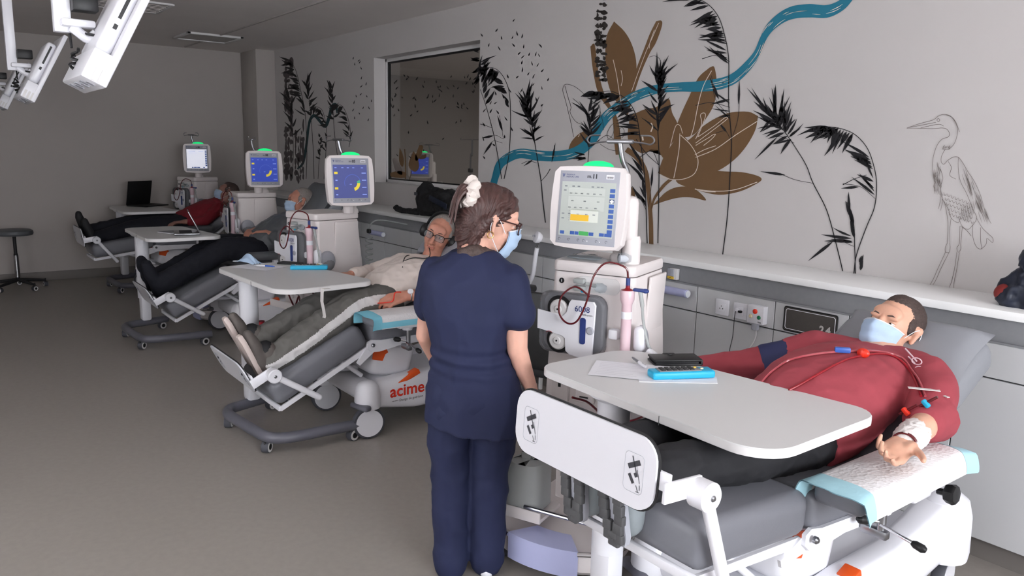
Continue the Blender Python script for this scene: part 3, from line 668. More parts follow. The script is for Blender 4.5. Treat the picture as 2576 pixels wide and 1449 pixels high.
def remesh(b, vox, smooth=6, k=None, fn=None):
    """fuse overlapping volumes into one continuous skin"""
    me = bpy.data.meshes.new('r'); me.from_pydata(b.v, [], b.f)
    bm = bmesh.new(); bm.from_mesh(me); bmesh.ops.recalc_face_normals(bm, faces=bm.faces); bm.to_mesh(me); bm.free()
    o = bpy.data.objects.new('r', me); COL.objects.link(o)
    m = o.modifiers.new('r', 'REMESH'); m.mode = 'VOXEL'; m.voxel_size = vox; m.adaptivity = 0
    if smooth: s = o.modifiers.new('s', 'SMOOTH'); s.factor = .5; s.iterations = smooth
    dg = bpy.context.evaluated_depsgraph_get(); dg.update()
    out = bpy.data.meshes.new_from_object(o.evaluated_get(dg)); bpy.data.objects.remove(o); bpy.data.meshes.remove(me)
    if fn:
        n = len(out.vertices); co = np.empty(n*3); out.vertices.foreach_get('co', co); no = np.empty(n*3); out.vertices.foreach_get('normal', no)
        co = co.reshape(-1, 3); no = no.reshape(-1, 3); co = fn(co, no); out.vertices.foreach_set('co', co.ravel()); out.update()
    out.polygons.foreach_set('use_smooth', [True]*len(out.polygons))
    return out
def folds(amp, sc, seed=0, st=(1, 1, 1)):
    """cloth folds: ridged noise pushed along the normal"""
    def fn(co, no):
        d = np.empty(len(co))
        for i, p in enumerate(co):
            q = Vector((p[0]*st[0]+seed, p[1]*st[1], p[2]*st[2]))
            d[i] = (1-abs(noise.noise(q*sc)*2))*.6+(1-abs(noise.noise(q*sc*2.3)*2))*.3-.45
        return co+no*(d*amp)[:, None]
    return fn
def mk4(o, fwd, up):
    """frame with y forward, z up at o"""
    y = Vector(fwd).normalized(); z = Vector(up); z = (z-y*z.dot(y)).normalized(); x = y.cross(z)
    m = Matrix((x, y, z)).transposed().to_4x4(); m.translation = Vector(o); return m
def head(b, M, s=1, nose=1, ears=True, jaw=1):
    h = B(); e = h.ell
    e((0, -.012, .03), (.074, .092, .086), n=20, m=14); e((0, .012, .01), (.07, .078, .085), n=20, m=14)
    e((0, .03, -.035), (.06*jaw, .06, .07)); e((0, .052, -.085), (.036*jaw, .034, .026)); e((0, .03, -.075), (.052*jaw, .05, .035))
    e((0, .068, .042), (.055, .022, .03))                                             # brow
    for s_ in (-1, 1):
        e((s_*.036, .062, -.03), (.026, .024, .024)); e((s_*.03, .083, .024), (.024, .01, .009))   # cheek, eyebrow ridge
        e((s_*.013, .095, -.037), (.009, .01, .008))
        if ears:
            h.cap((s_*.073, -.004, .018), (s_*.083, -.016, .016), .012, .014, 10); h.cap((s_*.085, -.016, .022), (s_*.077, -.006, -.028), .012, .009, 10, sq=.8)
    h.cap((0, .088, .02), (0, .108*nose, -.032), .008, .0135); h.ell((0, .102*nose, -.034), (.012, .013, .011))
    e((0, .088, -.058), (.024, .013, .008)); e((0, .087, -.069), (.022, .013, .008))
    Ms = M @ Matrix.Scale(s, 4); h.tf(Ms); b.add(h.v, h.f)
def eyes(par, M, s=1, skin='skin', brow='hair_dk'):
    Ms = M @ Matrix.Scale(s, 4)
    for s_ in (-1, 1):
        ey = O('eye', B().ell((s_*.031, .0735, .008), .0115).tf(Ms), 'eyew', par)
        O('iris', B().ell((s_*.031, .0815, .0065), (.0055, .004, .0055)).tf(Ms), 'iris', ey)
        O('eyelid', B().ell((s_*.031, .0722, .0135), (.0155, .0142, .009)).tf(Ms), skin, ey)
        O('lower_lid', B().ell((s_*.031, .0715, .0), (.0155, .0138, .0075)).tf(Ms), skin, ey)
        O('eyebrow', B().tube([(s_*.016, .0925, .029), (s_*.031, .0905, .033), (s_*.047, .080, .029)], [.002, .0026, .0014], 6).tf(Ms), brow, par)
def hand(b, M, curl=(.3, .4, .45, .5), sgn=1, s=1, thumb=.5, spread=.06):
    """wrist at origin, fingers along +y, back of hand +z, thumb on the sgn*x side"""
    h = B()
    xs = (.03*sgn, .011*sgn, -.009*sgn, -.027*sgn); kl = (.088, .092, .086, .078); fl = ((.042, .026, .02), (.046, .029, .021), (.042, .027, .02), (.033, .02, .018))
    h.cap((0, -.02, 0), (0, .01, 0), .027, .03, sq=.75)
    for i in range(4):
        h.cap((xs[i]*.6, .01, 0), (xs[i], kl[i], 0), .018, .0135)
        p = V(xs[i], kl[i], 0); a = 0; c = curl[i]; sp = -xs[i]*spread/.03
        for k in range(3):
            a += c*(.9, 1.1, .7)[k]; d = V(math.sin(sp)*-1, math.cos(a), -math.sin(a)); d.normalize(); q = p+d*fl[i][k]
            h.cap(p, q, (.0098, .0088, .008)[k], (.009, .0082, .0068)[k], 10, 3); p = q
    h.ell((.004*sgn, .05, -.006), (.034, .045, .016)); h.ell((.026*sgn, .035, -.012), (.018, .032, .017))
    p = V(.026*sgn, .022, -.006); a = thumb
    for L, r0, r1, da in ((.042, .015, .0115, 0), (.032, .0112, .0098, -.25), (.026, .0098, .0078, -.2)):
        a += da; d = V(math.sin(a)*sgn, math.cos(a), -.35).normalized(); q = p+d*L; h.cap(p, q, r0, r1, 10, 3); p = q
    h.tf(M @ Matrix.Scale(s, 4)); b.add(h.v, h.f)
def surgical_mask(par, M, s=1, drop=0, label='pale blue pleated face mask'):
    """pleated sheet wrapped round the lower face, plus ear loops"""
    Ms = M @ Matrix.Scale(s, 4); n, m = 24, 18; b = B(); vs = []
    for j in range(m+1):
        v = j/m
        for i in range(n+1):
            u = i/n*2-1; a = u*1.2
            rx = .069-.016*v; zz = .004-.114*v-.016*u*u*(1-2*v)
            bulge = .123-.012*v-.022*(2*v-1)**2
            y = -.0+bulge*math.cos(a*.92)**.8 if math.cos(a*.92) > 0 else 0
            x = rx*math.sin(a)*1.12
            y += (.003 if (j//3) % 2 else 0)*(1-abs(u)**3) + noise.noise(V(u*3, v*4, s*9))*.003
            y += .016*math.exp(-(u/.3)**2)*max(0, 1-v*1.3)
            if v < .12: y += .004*(1-abs(u))*(1-v/.12)
            vs.append((x, y, zz+noise.noise(V(u*4, v*2, 3))*.002))
    fs = [(j*(n+1)+i, j*(n+1)+i+1, (j+1)*(n+1)+i+1, (j+1)*(n+1)+i) for j in range(m) for i in range(n)]
    b.add(vs, fs); inner = [(x*.97, y-.003, z) for x, y, z in vs]; k = len(b.v)
    b.add(inner, [f[::-1] for f in fs])
    mo = O('face_mask', b.tf(Ms), 'mask', par, ang=50, label=label)
    for s_ in (-1, 1):
        O('ear_loop', B().tube(cr([(s_*.071, .042, -.022), (s_*.079, .01, .012), (s_*.086, -.012, .02), (s_*.088, -.022, .0), (s_*.083, -.014, -.032), (s_*.072, .02, -.07), (s_*.058, .045, -.092)], 6), .0013, 6).tf(Ms), 'maskw', mo)
    O('top_edge', B().tube([Ms.inverted() @ Ms @ Vector(vs[i]) for i in range(n+1)], .0022, 6).tf(Ms), 'maskw', mo)
    return mo
def glasses(par, M, s=1, m='black', full=True):
    Ms = M @ Matrix.Scale(s, 4); g = B()
    for s_ in (-1, 1):
        o = [V(s_*.034+a, .104-.012*((a*s_)/.026 if a*s_ > 0 else 0)**2, .004+b_) for a, b_ in rrect(.054, .038, .013, 4)]
        if full: g.tube(o, .0026, 6, closed=True)
        else: g.tube(o[:13], .0022, 6); g.tube(o[12:]+o[:1], .0008, 5)
        g.tube(cr([(s_*.061, .09, .016), (s_*.074, .06, .018), (s_*.082, -.0, .016), (s_*.082, -.018, -.002)], 4), .0026, 6)
    g.tube([(-.008, .106, .01), (0, .11, .012), (.008, .106, .01)], .0024, 6)
    gl = O('glasses', g.tf(Ms), m, par)
    for s_ in (-1, 1): O('lens', B().prism([(a*.96, b_*.94) for a, b_ in rrect(.054, .038, .013, 4)], (s_*.034, .1025, .004), (1, 0, 0), (0, 0, 1), .0012).tf(Ms), 'clear', gl)
def person(label, loc): return thing('person', label, 'person', loc)
# ------------------------------------------------------------ the nurse
def nurse():
    o = V(-2.455, 1.69, 0); t = person('person in navy scrubs with face mask and glasses, seen from behind', o)
    rt = V(CR.x, CR.y, 0).normalized(); fw = V(_f.x, _f.y, 0).normalized()
    def P(a, b, z): return rt*a+fw*b+V(0, 0, z)          # a to the right in the photo, b away from the camera
    b = B()
    hM = mk4(P(.05, .07, 1.475), rt*.93+fw*.36+V(0, 0, -.3), V(0, 0, 1)+rt*.2)
    HS = 1.13; head(b, hM, HS, nose=.98)
    nk = P(-.005, .02, 1.36)
    b.limb([hM @ V(0, -.03, -.04), nk, P(-.02, -.01, 1.28)], [.055, .056, .06])
    shL, shR = P(-.165, .035, 1.27), P(.14, -.02, 1.25); elL, elR = P(-.205, .1, 1.0), P(.17, -.03, .985); wrL, wrR = P(-.17, .25, .84), P(.235, .05, .79)
    b.limb([shL+V(0, 0, -.02), elL, wrL], [.045, .038, .026]); b.limb([shR, P(.16, -.035, 1.14), elR, P(.195, .0, .9), wrR], [.055, .05, .041, .037, .025])
    hand(b, mk4(wrR, (P(.02, .06, -1)).normalized(), rt*.8-fw*.5), (.45, .5, .55, .6), -1, .95, .3)
    hand(b, mk4(wrL, P(.3, .8, -.4), V(0, 0, 1)), (.3, .35, .4, .5), 1, .95)
    b.limb([P(-.02, 0, 1.2), P(-.02, -.01, 1.1), P(-.015, 0, .95), P(-.01, .0, .82)], [.1, .12, .11, .13])
    hpL, hpR = P(-.085, .0, .80), P(.085, .01, .80); knL, knR = P(-.09, .02, .45), P(.07, .03, .45); anL, anR = P(-.085, .0, .08), P(.065, .02, .08)
    for h_, k_, a_ in ((hpL, knL, anL), (hpR, knR, anR)): b.limb([h_, k_, a_], [.09, .055, .038]); b.cap(a_+V(0, 0, -.03), a_+fw*.13+rt*.03+V(0, 0, -.04), .035, .03)
    O('body', remesh(b, .0048, 5), 'skin_p', t)
    # tunic
    c = B()
    sl = P(-.02, -.005, 1.285)
    c.limb([P(-.11, .02, 1.29), P(-.02, .0, 1.315), P(.08, -.01, 1.285)], [.058, .066, .06])
    c.limb([shL+V(0, 0, -.002), shL.lerp(elL, .5)], [.07, .068]); c.limb([shR, P(.155, -.035, 1.17), P(.165, -.04, 1.13)], [.066, .07, .076])
    rings = []
    for z, cx, cb, wx, wy in ((1.362, -.012, .012, .085, .068), (1.34, -.015, .01, .115, .082), (1.3, -.02, .005, .175, .1), (1.25, -.02, 0, .195, .12), (1.16, -.02, 0, .188, .132), (1.05, -.02, 0, .165, .13), (.97, -.02, 0, .152, .122), (.9, -.01, 0, .168, .13), (.8, -.0, 0, .188, .148), (.7, .005, 0, .2, .158), (.655, .01, 0, .203, .162)):
        rings.append([P(cx+wx*math.cos(a), cb+wy*math.sin(a), z-.022*math.cos(a)*(1 if z < .7 else .0)) for a in [2*math.pi*k/28 for k in range(28)]])
    c.ring(rings)
    def fn(co, no):
        co = folds(.018, 4.5, 3, (1, 1, .75))(co, no); w_ = np.exp(-((co[:, 2]-.93)/.06)**2); co = co+no*(w_*.006*np.sin(co[:, 2]*120+co[:, 0]*14))[:, None]
        return co
    O('tunic', remesh(c, .008, 6, fn=fn), 'scrub', t)
    # seams
    g = B()
    for h_, k_, a_, sx in ((hpL, knL, anL, -1), (hpR, knR, anR, 1)):
        ks = [h_+V(0, 0, .0), h_.lerp(k_, .5)+rt*sx*.01, k_+V(0, 0, .0), k_.lerp(a_, .5), a_+V(0, 0, -.02)]
        g.limb(ks, [.11, .092, .08, .074, .07])
    g.ring([[P(.0+wx*math.cos(a), wy*math.sin(a), z) for a in [2*math.pi*k/24 for k in range(24)]] for z, wx, wy in ((.9, .16, .12), (.8, .178, .14), (.7, .186, .145), (.66, .17, .13))])
    O('trousers', remesh(g, .008, 5, fn=folds(.016, 4.2, 11, (.9, .9, 1.5))), 'scrub', t)
    for a_ in (anL, anR):
        s = B().cap(a_+V(0, 0, -.045)-fw*.03, a_+fw*.12+rt*.03+V(0, 0, -.045), .034, .034, sq=1.15); O('shoe', remesh(s, .008, 3), 'white', t)
    # collar of a dark undershirt
    O('undershirt_collar', remesh(B().limb([P(-.045, -.02, 1.352), P(.0, -.035, 1.36), P(.05, .01, 1.345), P(.075, .06, 1.31)], [.03, .034, .03, .026]), .007, 4, fn=folds(.008, 22, 5)), 'hair_dk', t)
    # hair: cap, loose lower hair, tied tail
    h = B()
    h.ell((0, -.022, .036), (.083, .097, .09), n=20, m=14); h.ell((0, .012, .062), (.07, .075, .062)); h.ell((0, -.055, -.005), (.075, .065, .08)); h.ell((0, -.06, -.06), (.062, .045, .06))
    for s_ in (-1, 1): h.limb([V(s_*.068, .035, .05), V(s_*.074, -.0, .045), V(s_*.074, -.04, .0), V(s_*.066, -.055, -.05), V(s_*.055, -.055, -.11)], [.012, .016, .022, .024, .012])
    for k in range(9): a = (k-4)/4; h.limb([V(a*.06, -.075+abs(a)*.02, -.05), V(a*.065, -.075+abs(a)*.03, -.105), V(a*.07+.006*(k % 3), -.068+abs(a)*.03, -.14-.01*(k % 2))], [.022, .016, .006])
    h.tf(hM @ Matrix.Scale(HS, 4))
    def hf(co, no):
        inv = hM.inverted(); d = np.empty(len(co))
        for i, p in enumerate(co):
            q = inv @ Vector(p); ang = math.atan2(q.z+.02, q.y+.06); d[i] = .0035*math.sin(ang*34+noise.noise(q*22)*5+q.x*40)
        return co+no*d[:, None]
    O('hair', remesh(h, .0045, 4, fn=hf), 'hair_br', t)
    tl = B(); tb = V(0.012, -.107, .07)
    for k in range(16):
        a = 2.4*k; r = .009*math.sqrt(k/3); p0 = tb+V(r*math.cos(a), 0, r*math.sin(a)*.8)
        tl.tube(cr([p0, p0+V(r*math.cos(a)*.6, -.024, .004), p0+V(r*math.cos(a)*.8, -.036, -.035), p0+V(r*math.cos(a)*.8, -.03+.006*math.sin(k), -.085-.014*(k % 3))], 5), [.010, .011, .009, .0025], 7)
    O('hair_tail', tl.tf(hM @ Matrix.Scale(HS, 4)), 'hair_br', t)
    sc = B(); ring = []
    for k in range(40): a = 2*math.pi*k/40; rr_ = .036+.005*math.sin(a*9); ring.append(tb+V(rr_*math.cos(a), .004+.005*math.sin(a*7), rr_*math.sin(a)))
    O('scrunchie', sc.tube(ring, [.019+.004*math.sin(k*2.1) for k in range(40)], 10, closed=True).tf(hM @ Matrix.Scale(HS, 4)), 'scrunchie', t)
    eyes(t, hM, HS, 'skin_p'); mat('tortoise', '#3a1d1c', .3); glasses(t, hM, HS, 'tortoise'); surgical_mask(t, hM, HS*1.02)
    mat('gold', '#caa070', .25, metal=1)
    O('earring', B().tube([hM @ (V(.085, -.012+.011*math.cos(a), -.04+.011*math.sin(a))*HS) for a in [2*math.pi*k/16 for k in range(16)]], .0028, 8, closed=True), 'gold', t)
nurse()
# ------------------------------------------------------------ the patients
def torso(b, sp, wid, thk, ax=V(1, 0, 0)):
    """elliptic trunk along the spine points"""
    rings = []; n = len(sp)
    for i, p in enumerate(sp):
        d = (Vector(sp[min(n-1, i+1)])-Vector(sp[max(0, i-1)])).normalized(); nn = ax.cross(d).normalized()
        rings.append([Vector(p)+ax*wid[i]*math.cos(a)+nn*thk[i]*math.sin(a) for a in [2*math.pi*k/28 for k in range(28)]])
    b.ring(rings)
def crop_hair(par, M, s, m, bald=0, fn=None):
    h = B(); h.ell((0, -.03, .038), (.0775, .0925, .0875), n=24, m=16)
    if not bald: h.ell((0, .0, .068), (.056, .058, .056))
    h.ell((0, -.05, -.02), (.068, .05, .06))
    for s_ in (-1, 1): h.ell((s_*.066, .012, .02), (.012, .022, .03))
    me = remesh(h.tf(M @ Matrix.Scale(s*1.015, 4)), .005, 3, fn=folds(.004, 170, 2)); O('hair', me, m, par)
def headphones(par, M, s):
    Ms = M @ Matrix.Scale(s, 4); arc = [V(.092*math.cos(a), -.012, .022+.115*math.sin(a)) for a in [math.pi*k/20 for k in range(21)]]
    hp = O('headphones', B().tube(arc, .008, 8, flat=1.6).tf(Ms), 'black', par)
    for s_ in (-1, 1):
        O('ear_cup', B().lathe([(.032, 0), (.04, .008), (.04, .024), (.03, .034), (.012, .036)], (s_*.08, -.008, -.008), (s_, 0, 0), 24).tf(Ms), 'black', hp)
        O('cushion', B().lathe([(.02, -.004), (.038, -.004), (.04, .008)], (s_*.08, -.008, -.008), (s_, 0, 0), 24).tf(Ms), 'blackm', hp)
def p_red():
    X = -1.51; t = person('person in a dark red sweater and face mask reclining in the nearest chair', (X, 2.6, 0)); o = V(X, 2.6, 0); b = B()
    def L(x, y, z): return V(x-X, y-2.6, z)
    hM = mk4(L(-1.52, 3.12, 1.065), (-.04, -.9, .34), (.12, .42, .9)); s = 1.16; head(b, hM, s, 1.05, jaw=1.1)
    nk = L(-1.5, 3.02, .985)
    b.limb([hM @ V(0, -.02, -.06), nk, L(-1.5, 2.95, .95)], [.062, .066, .08])
    sp = [L(X, 2.5, .80), L(X, 2.62, .85), L(X, 2.78, .9), L(X, 2.93, .94), L(X, 3.0, .965)]; torso(b, sp, (.17, .18, .19, .18, .1), (.1, .125, .12, .1, .07))
    shL, elL, wrL = L(-1.27, 2.92, .95), L(-1.165, 2.72, .865), L(-1.12, 2.47, .85)
    shR, elR, wrR = L(-1.745, 2.95, .95), L(-1.95, 2.76, .86), L(-2.12, 2.6, .83)
    b.limb([shL, elL, L(-1.135, 2.6, .865), wrL], [.065, .05, .046, .032]); b.limb([shR, elR, wrR], [.062, .048, .032])
    hand(b, mk4(wrL, (-.0, -.95, -.22), (-.25, .2, -1)), (.35, .45, .55, .7), 1, 1.15, .9)
    hand(b, mk4(wrR, (-.6, -.8, -.1), (0, 0, 1)), (.3, .3, .4, .4), -1, 1.05)
    for s_, kx, axx in ((-1, -1.64, -1.62), (1, -1.40, -1.46)):
        b.limb([L(X+s_*.1, 2.5, .79), L(kx, 2.03, .81), L(axx, 1.58, .80)], [.095, .06, .042]); b.cap(L(axx, 1.56, .76), L(axx, 1.55, .88), .03, .028)
    O('body', remesh(b, .0055, 5), 'skin', t)
    c = B(); torso(c, [L(X, 2.37, .79), L(X, 2.46, .805), L(X, 2.62, .86), L(X, 2.78, .905), L(X, 2.92, .935), L(X, 3.02, .955)], (.22, .235, .245, .24, .225, .12), (.15, .172, .178, .148, .104, .062))
    c.limb([L(-1.7, 2.96, .965), L(X, 2.99, .965), L(-1.32, 2.95, .965)], [.068, .062, .072])
    c.limb([shL, L(-1.2, 2.82, .915), elL+V(0, -.01, 0)], [.085, .082, .078]); c.limb([elL+V(0, .02, 0), L(-1.155, 2.675, .865)], [.084, .074])
    c.limb([shR, L(-1.82, 2.88, .915)], [.085, .078]); c.limb([L(-1.9, 2.81, .885), elR, L(-2.1, 2.62, .835)], [.07, .068, .055])
    O('sweater', remesh(c, .008, 5, fn=folds(.012, 5.5, 21)), 'red_sweat', t)
    cf = B(); cf.lathe([(.07, 0), (.074, .01), (.074, .11), (.07, .12)], L(-1.82, 2.88, .915), L(-1.91, 2.80, .88)-L(-1.82, 2.88, .915), 20)
    O('pressure_cuff', cf, 'navy_cuff', t)
    O('shirt_collar', remesh(B().limb([L(-1.58, 2.985, .995), L(-1.52, 2.965, 1.005), L(-1.44, 2.99, .985), L(-1.42, 3.05, .97)], [.026, .028, .03, .026]), .007, 3), 'vinyl_d', t)
    g = B()
    for s_, kx, axx in ((-1, -1.64, -1.62), (1, -1.40, -1.46)):
        g.limb([L(X+s_*.1, 2.5, .79), L((X+s_*.1+kx)/2, 2.26, .805), L(kx, 2.03, .815), L((kx+axx)/2, 1.78, .82), L(axx, 1.57, .815)], [.118, .108, .092, .085, .078])
    torso(g, [L(X, 2.34, .79), L(X, 2.45, .79), L(X, 2.52, .80)], (.2, .2, .18), (.115, .12, .11))
    O('trousers', remesh(g, .008, 5, fn=folds(.016, 7, 31)), 'black_pants', t)
    O('belt', B().tube([L(X+.205*math.cos(a), 2.4+.02*math.sin(a), .79+.13*math.sin(a)) for a in [2*math.pi*k/32 for k in range(32)]], .014, 8, closed=True), 'black', t)
    for axx, tw in ((-1.62, -.05), (-1.46, .05)):
        u = B(); u.limb([L(axx, 1.555, .70), L(axx, 1.555, .80), L(axx+tw*.5, 1.535, .94)], [.05, .055, .045]); u.cap(L(axx, 1.56, .82), L(axx, 1.6, .84), .06, .065)
        bo = O('boot', remesh(u, .008, 4), 'boot_up', t)
        # lugged sole facing the foot plate
        so = [(-.038, -.14), (-.03, -.165), (0, -.175), (.03, -.165), (.038, -.14), (.036, -.04), (.046, .06), (.044, .12), (.03, .155), (0, .168), (-.03, .155), (-.044, .12), (-.046, .06), (-.036, -.04)]
        z0 = L(axx, 1.502, .82)
        O('sole', B().prism([(a_*1.12, b_*1.03) for a_, b_ in so], z0, (1, 0, 0), (-tw, -.12, 1), .02), 'machg', bo)
        lug = B(); W = V(-tw, -.12, 1).normalized()
        for k in range(11):
            for s_ in (-1, 1):
                f_ = -.15+k*.031; xo = (.03 if f_ > -.1 else .02) if f_ < .1 else .03-.1*(f_-.1); lug.box(z0+V(s_*xo, 0, 0)+W*f_+V(0, -.026, 0), (.034, .018, .03+.004*(k % 2)), bev=.004)
        for f_ in (-.168, -.145, .15): lug.box(z0+W*f_+V(0, -.026, 0), (.04, .018, .026), bev=.005)
        O('sole_lugs', lug, 'boot', bo)
    crop_hair(t, hM, s, 'hair_dk', fn=None); eyes(t, hM, s, 'skin'); surgical_mask(t, hM, s*1.05)
    # gauze at the wrist, tape
    d = (wrL-elL).normalized(); q = wrL.lerp(elL, .22)
    O('gauze_bandage', remesh(B().limb([q-d*.035, q+d*.04], [.05, .047]), .006, 1, fn=folds(.008, 70, 8)), 'gauze', t)
    for k, off in enumerate((0, .008)): O('tube_loop', B().tube([wrL+d*(.012+off)+frame(d) @ V(.037*math.cos(a), .034*math.sin(a), 0) for a in [R(20+260*i/18) for i in range(19)]], .0032, 7), 'blood', t)
p_red()
def p_white():
    X = -4.41; Y0 = 2.35; t = person('person in a cream sweater with headphones and glasses in the second chair', (X, Y0, 0)); b = B()
    def L(x, y, z): return V(x-X, y-Y0, z)
    hM = mk4(L(-4.41, 2.74, 1.18), (.62, -.74, -.02), (.22, .3, .93)); s = 1.15; head(b, hM, s, 1.05, jaw=1.08)
    b.limb([hM @ V(0, -.015, -.06), L(-4.41, 2.68, 1.04), L(-4.41, 2.65, .95)], [.06, .062, .075])
    torso(b, [L(X, 2.3, .80), L(X, 2.38, .85), L(X, 2.48, .9), L(X, 2.6, .955), L(X, 2.64, .975)], (.17, .18, .19, .18, .1), (.1, .12, .11, .1, .07))
    shL, elL, wrL = L(-4.18, 2.6, .97), L(-4.06, 2.44, .84), L(-4.1, 2.31, .86); elL = L(-4.04, 2.47, .86)
    shR, elR, wrR = L(-4.62, 2.58, .97), L(-4.72, 2.4, .9), L(-4.62, 2.2, .925)
    b.limb([shL, elL, wrL], [.06, .047, .034]); b.limb([shR, elR, wrR], [.06, .045, .03])
    hand(b, mk4(wrL, (-.1, -.96, -.2), (.6, .1, .8)), (.55, .6, .65, .7), 1, 1.15, .3)
    hand(b, mk4(wrR, (.1, -.95, .0), (0, .1, 1)), (.35, .4, .4, .45), -1, 1.05, .5)
    legs = (([L(-4.51, 2.28, .79), L(-4.52, 2.03, .80), L(-4.5, 1.53, .58)], -1), ([L(-4.3, 2.28, .79), L(-4.24, 2.0, .79), L(-4.25, 1.52, .53)], 1))
    for pts, s_ in legs: b.limb(pts, [.09, .06, .042]); b.cap(pts[2], pts[2]+V(0, -.05, .07), .036, .03)
    O('body', remesh(b, .0055, 5), 'skin_r', t)
    c = B(); torso(c, [L(X, 2.26, .80), L(X, 2.33, .835), L(X, 2.42, .885), L(X, 2.52, .935), L(X, 2.6, .97), L(X, 2.67, .995)], (.19, .205, .215, .215, .21, .11), (.12, .138, .135, .12, .095, .06))
    c.limb([L(-4.58, 2.6, .985), L(X, 2.65, .99), L(-4.22, 2.61, .985)], [.062, .052, .065])
    c.limb([shL, shL.lerp(elL, .6)], [.08, .075]); c.limb([shR, elR, wrR.lerp(elR, .12)], [.078, .066, .048])
    O('sweater', remesh(c, .008, 5, fn=folds(.014, 9, 41)), 'cream_sweat', t)
    g = B()
    for pts, s_ in legs:
        a, k, e = pts; g.limb([a, a.lerp(k, .5), k, k.lerp(e, .5), e+V(0, .015, .01)], [.12, .112, .1, .09, .082])
    torso(g, [L(X, 2.2, .79), L(X, 2.3, .79), L(X, 2.34, .81)], (.2, .205, .19), (.11, .125, .12))
    for pts, s_ in legs: g.cap(pts[2]+V(0, .0, .01), pts[2]+V(0, -.01, .03), .07, .062)
    tr_o = O('trousers', remesh(g, .0055, 6, fn=folds(.016, 8, 51)), 'grey_pants', t)
    tm = tr_o.data; tm.materials.append(MATS['stripe']); a, k, e = legs[1][0]
    pth = cr([a+V(0, .1, .03), a+V(0, 0, .04), a.lerp(k, .5)+V(0, 0, .045), k+V(0, 0, .02), k.lerp(e, .5)+V(0, 0, -.005), e+V(0, 0, -.01), e+(e-k)*.2], 6)
    for pl_ in tm.polygons:
        c_ = pl_.center
        if c_.x > k.x+.03 and pl_.normal.x > .25:
            dmin = min((V(0, c_.y-p.y, c_.z-p.z)-(q-p)*max(0, min(1, V(0, c_.y-p.y, c_.z-p.z).dot(V(0, (q-p).y, (q-p).z))/max(1e-6, (q-p).y**2+(q-p).z**2)))*1).yz.length for p, q in zip(pth[:-1], pth[1:]))
            if dmin < .026: pl_.material_index = 1
    for (pts, s_) in legs:
        e = pts[2]; u = B(); U = V(.05*s_, -.42, .9).normalized()
        base = e+V(0, -.03, -.055)
        u.limb([base+U*.0, base+U*.09, base+U*.2, base+U*.25], [.043, .047, .042, .03]); u.cap(e+V(0, .0, 0), e+V(0, -.02, .06), .058, .056)
        sh_ = O('shoe', remesh(u, .007, 3), 'shoe_gr', t); N = V(0, -.9, -.42).normalized()
        so = [(-.036, -.04), (-.02, -.055), (.02, -.055), (.036, -.04), (.036, .08), (.047, .17), (.04, .24), (.018, .275), (-.018, .275), (-.04, .24), (-.047, .17), (-.036, .08)]
        O('sole', B().prism(so, base+N*.03, V(1, 0, 0), U, .028, .006), 'sole', sh_)
        O('sock', B().cap(e+V(0, .01, .0), e+V(0, -.035, .075), .054, .05), 'blackm', sh_)
        O('lace', B().tube([e+V(-.02, -.0, .09), e+V(0, .02, .1), e+V(.02, .0, .09)], .003, 6), 'black', sh_)
    crop_hair(t, hM, s, 'hair_gr', bald=1); eyes(t, hM, s, 'skin_r'); glasses(t, hM, s, 'black', False); headphones(t, hM, s)
    O('lips', B().tube([hM @ (V(x, .1-abs(x)*.3, -.063)*s) for x in (-.02, -.01, 0, .01, .02)], .005, 6, flat=.7), 'lip', t)
    O('headphone_cord', B().tube(cr([hM @ V(-.09, 0, -.03), L(-4.48, 2.62, 1.05), L(-4.42, 2.5, 1.055), L(-4.36, 2.44, 1.03), L(-4.3, 2.4, 1.0)], 6), .003, 6).tube(cr([hM @ V(.095, 0, -.03), L(-4.3, 2.6, 1.06), L(-4.34, 2.5, 1.05), L(-4.36, 2.44, 1.03)], 6), .003, 6), 'black', t)
    d = (elL-wrL).normalized(); F = frame(d)
    w = O('watch', B().tube([wrL+d*.03+F @ V(.037*math.cos(a), .037*math.sin(a), 0) for a in [2*math.pi*k/20 for k in range(20)]], .0045, 8, closed=True), 'steel', t)
    O('watch_face', B().lathe([(.018, 0), (.018, .008)], wrL+d*.03+V(.02, -.012, .026), V(.5, -.3, .7), 20), 'paper', w)
    O('tape_strip', B().tube([wrL.lerp(elL, .62)+F @ V(.0475*math.cos(a), .0475*math.sin(a), 0) for a in [R(20*i) for i in range(-4, 10)]], .006, 4, flat=.3), 'tape', t)
    O('tube_loop', B().tube(cr([wrL+V(.03, -.05, .03), wrL+V(.03, -.09, .03), wrL+V(.02, -.1, -.02), wrL+V(.0, -.14, -.03), wrL+V(-.1, -.16, -.05)], 5), .004, 7), 'red', t)
p_white()
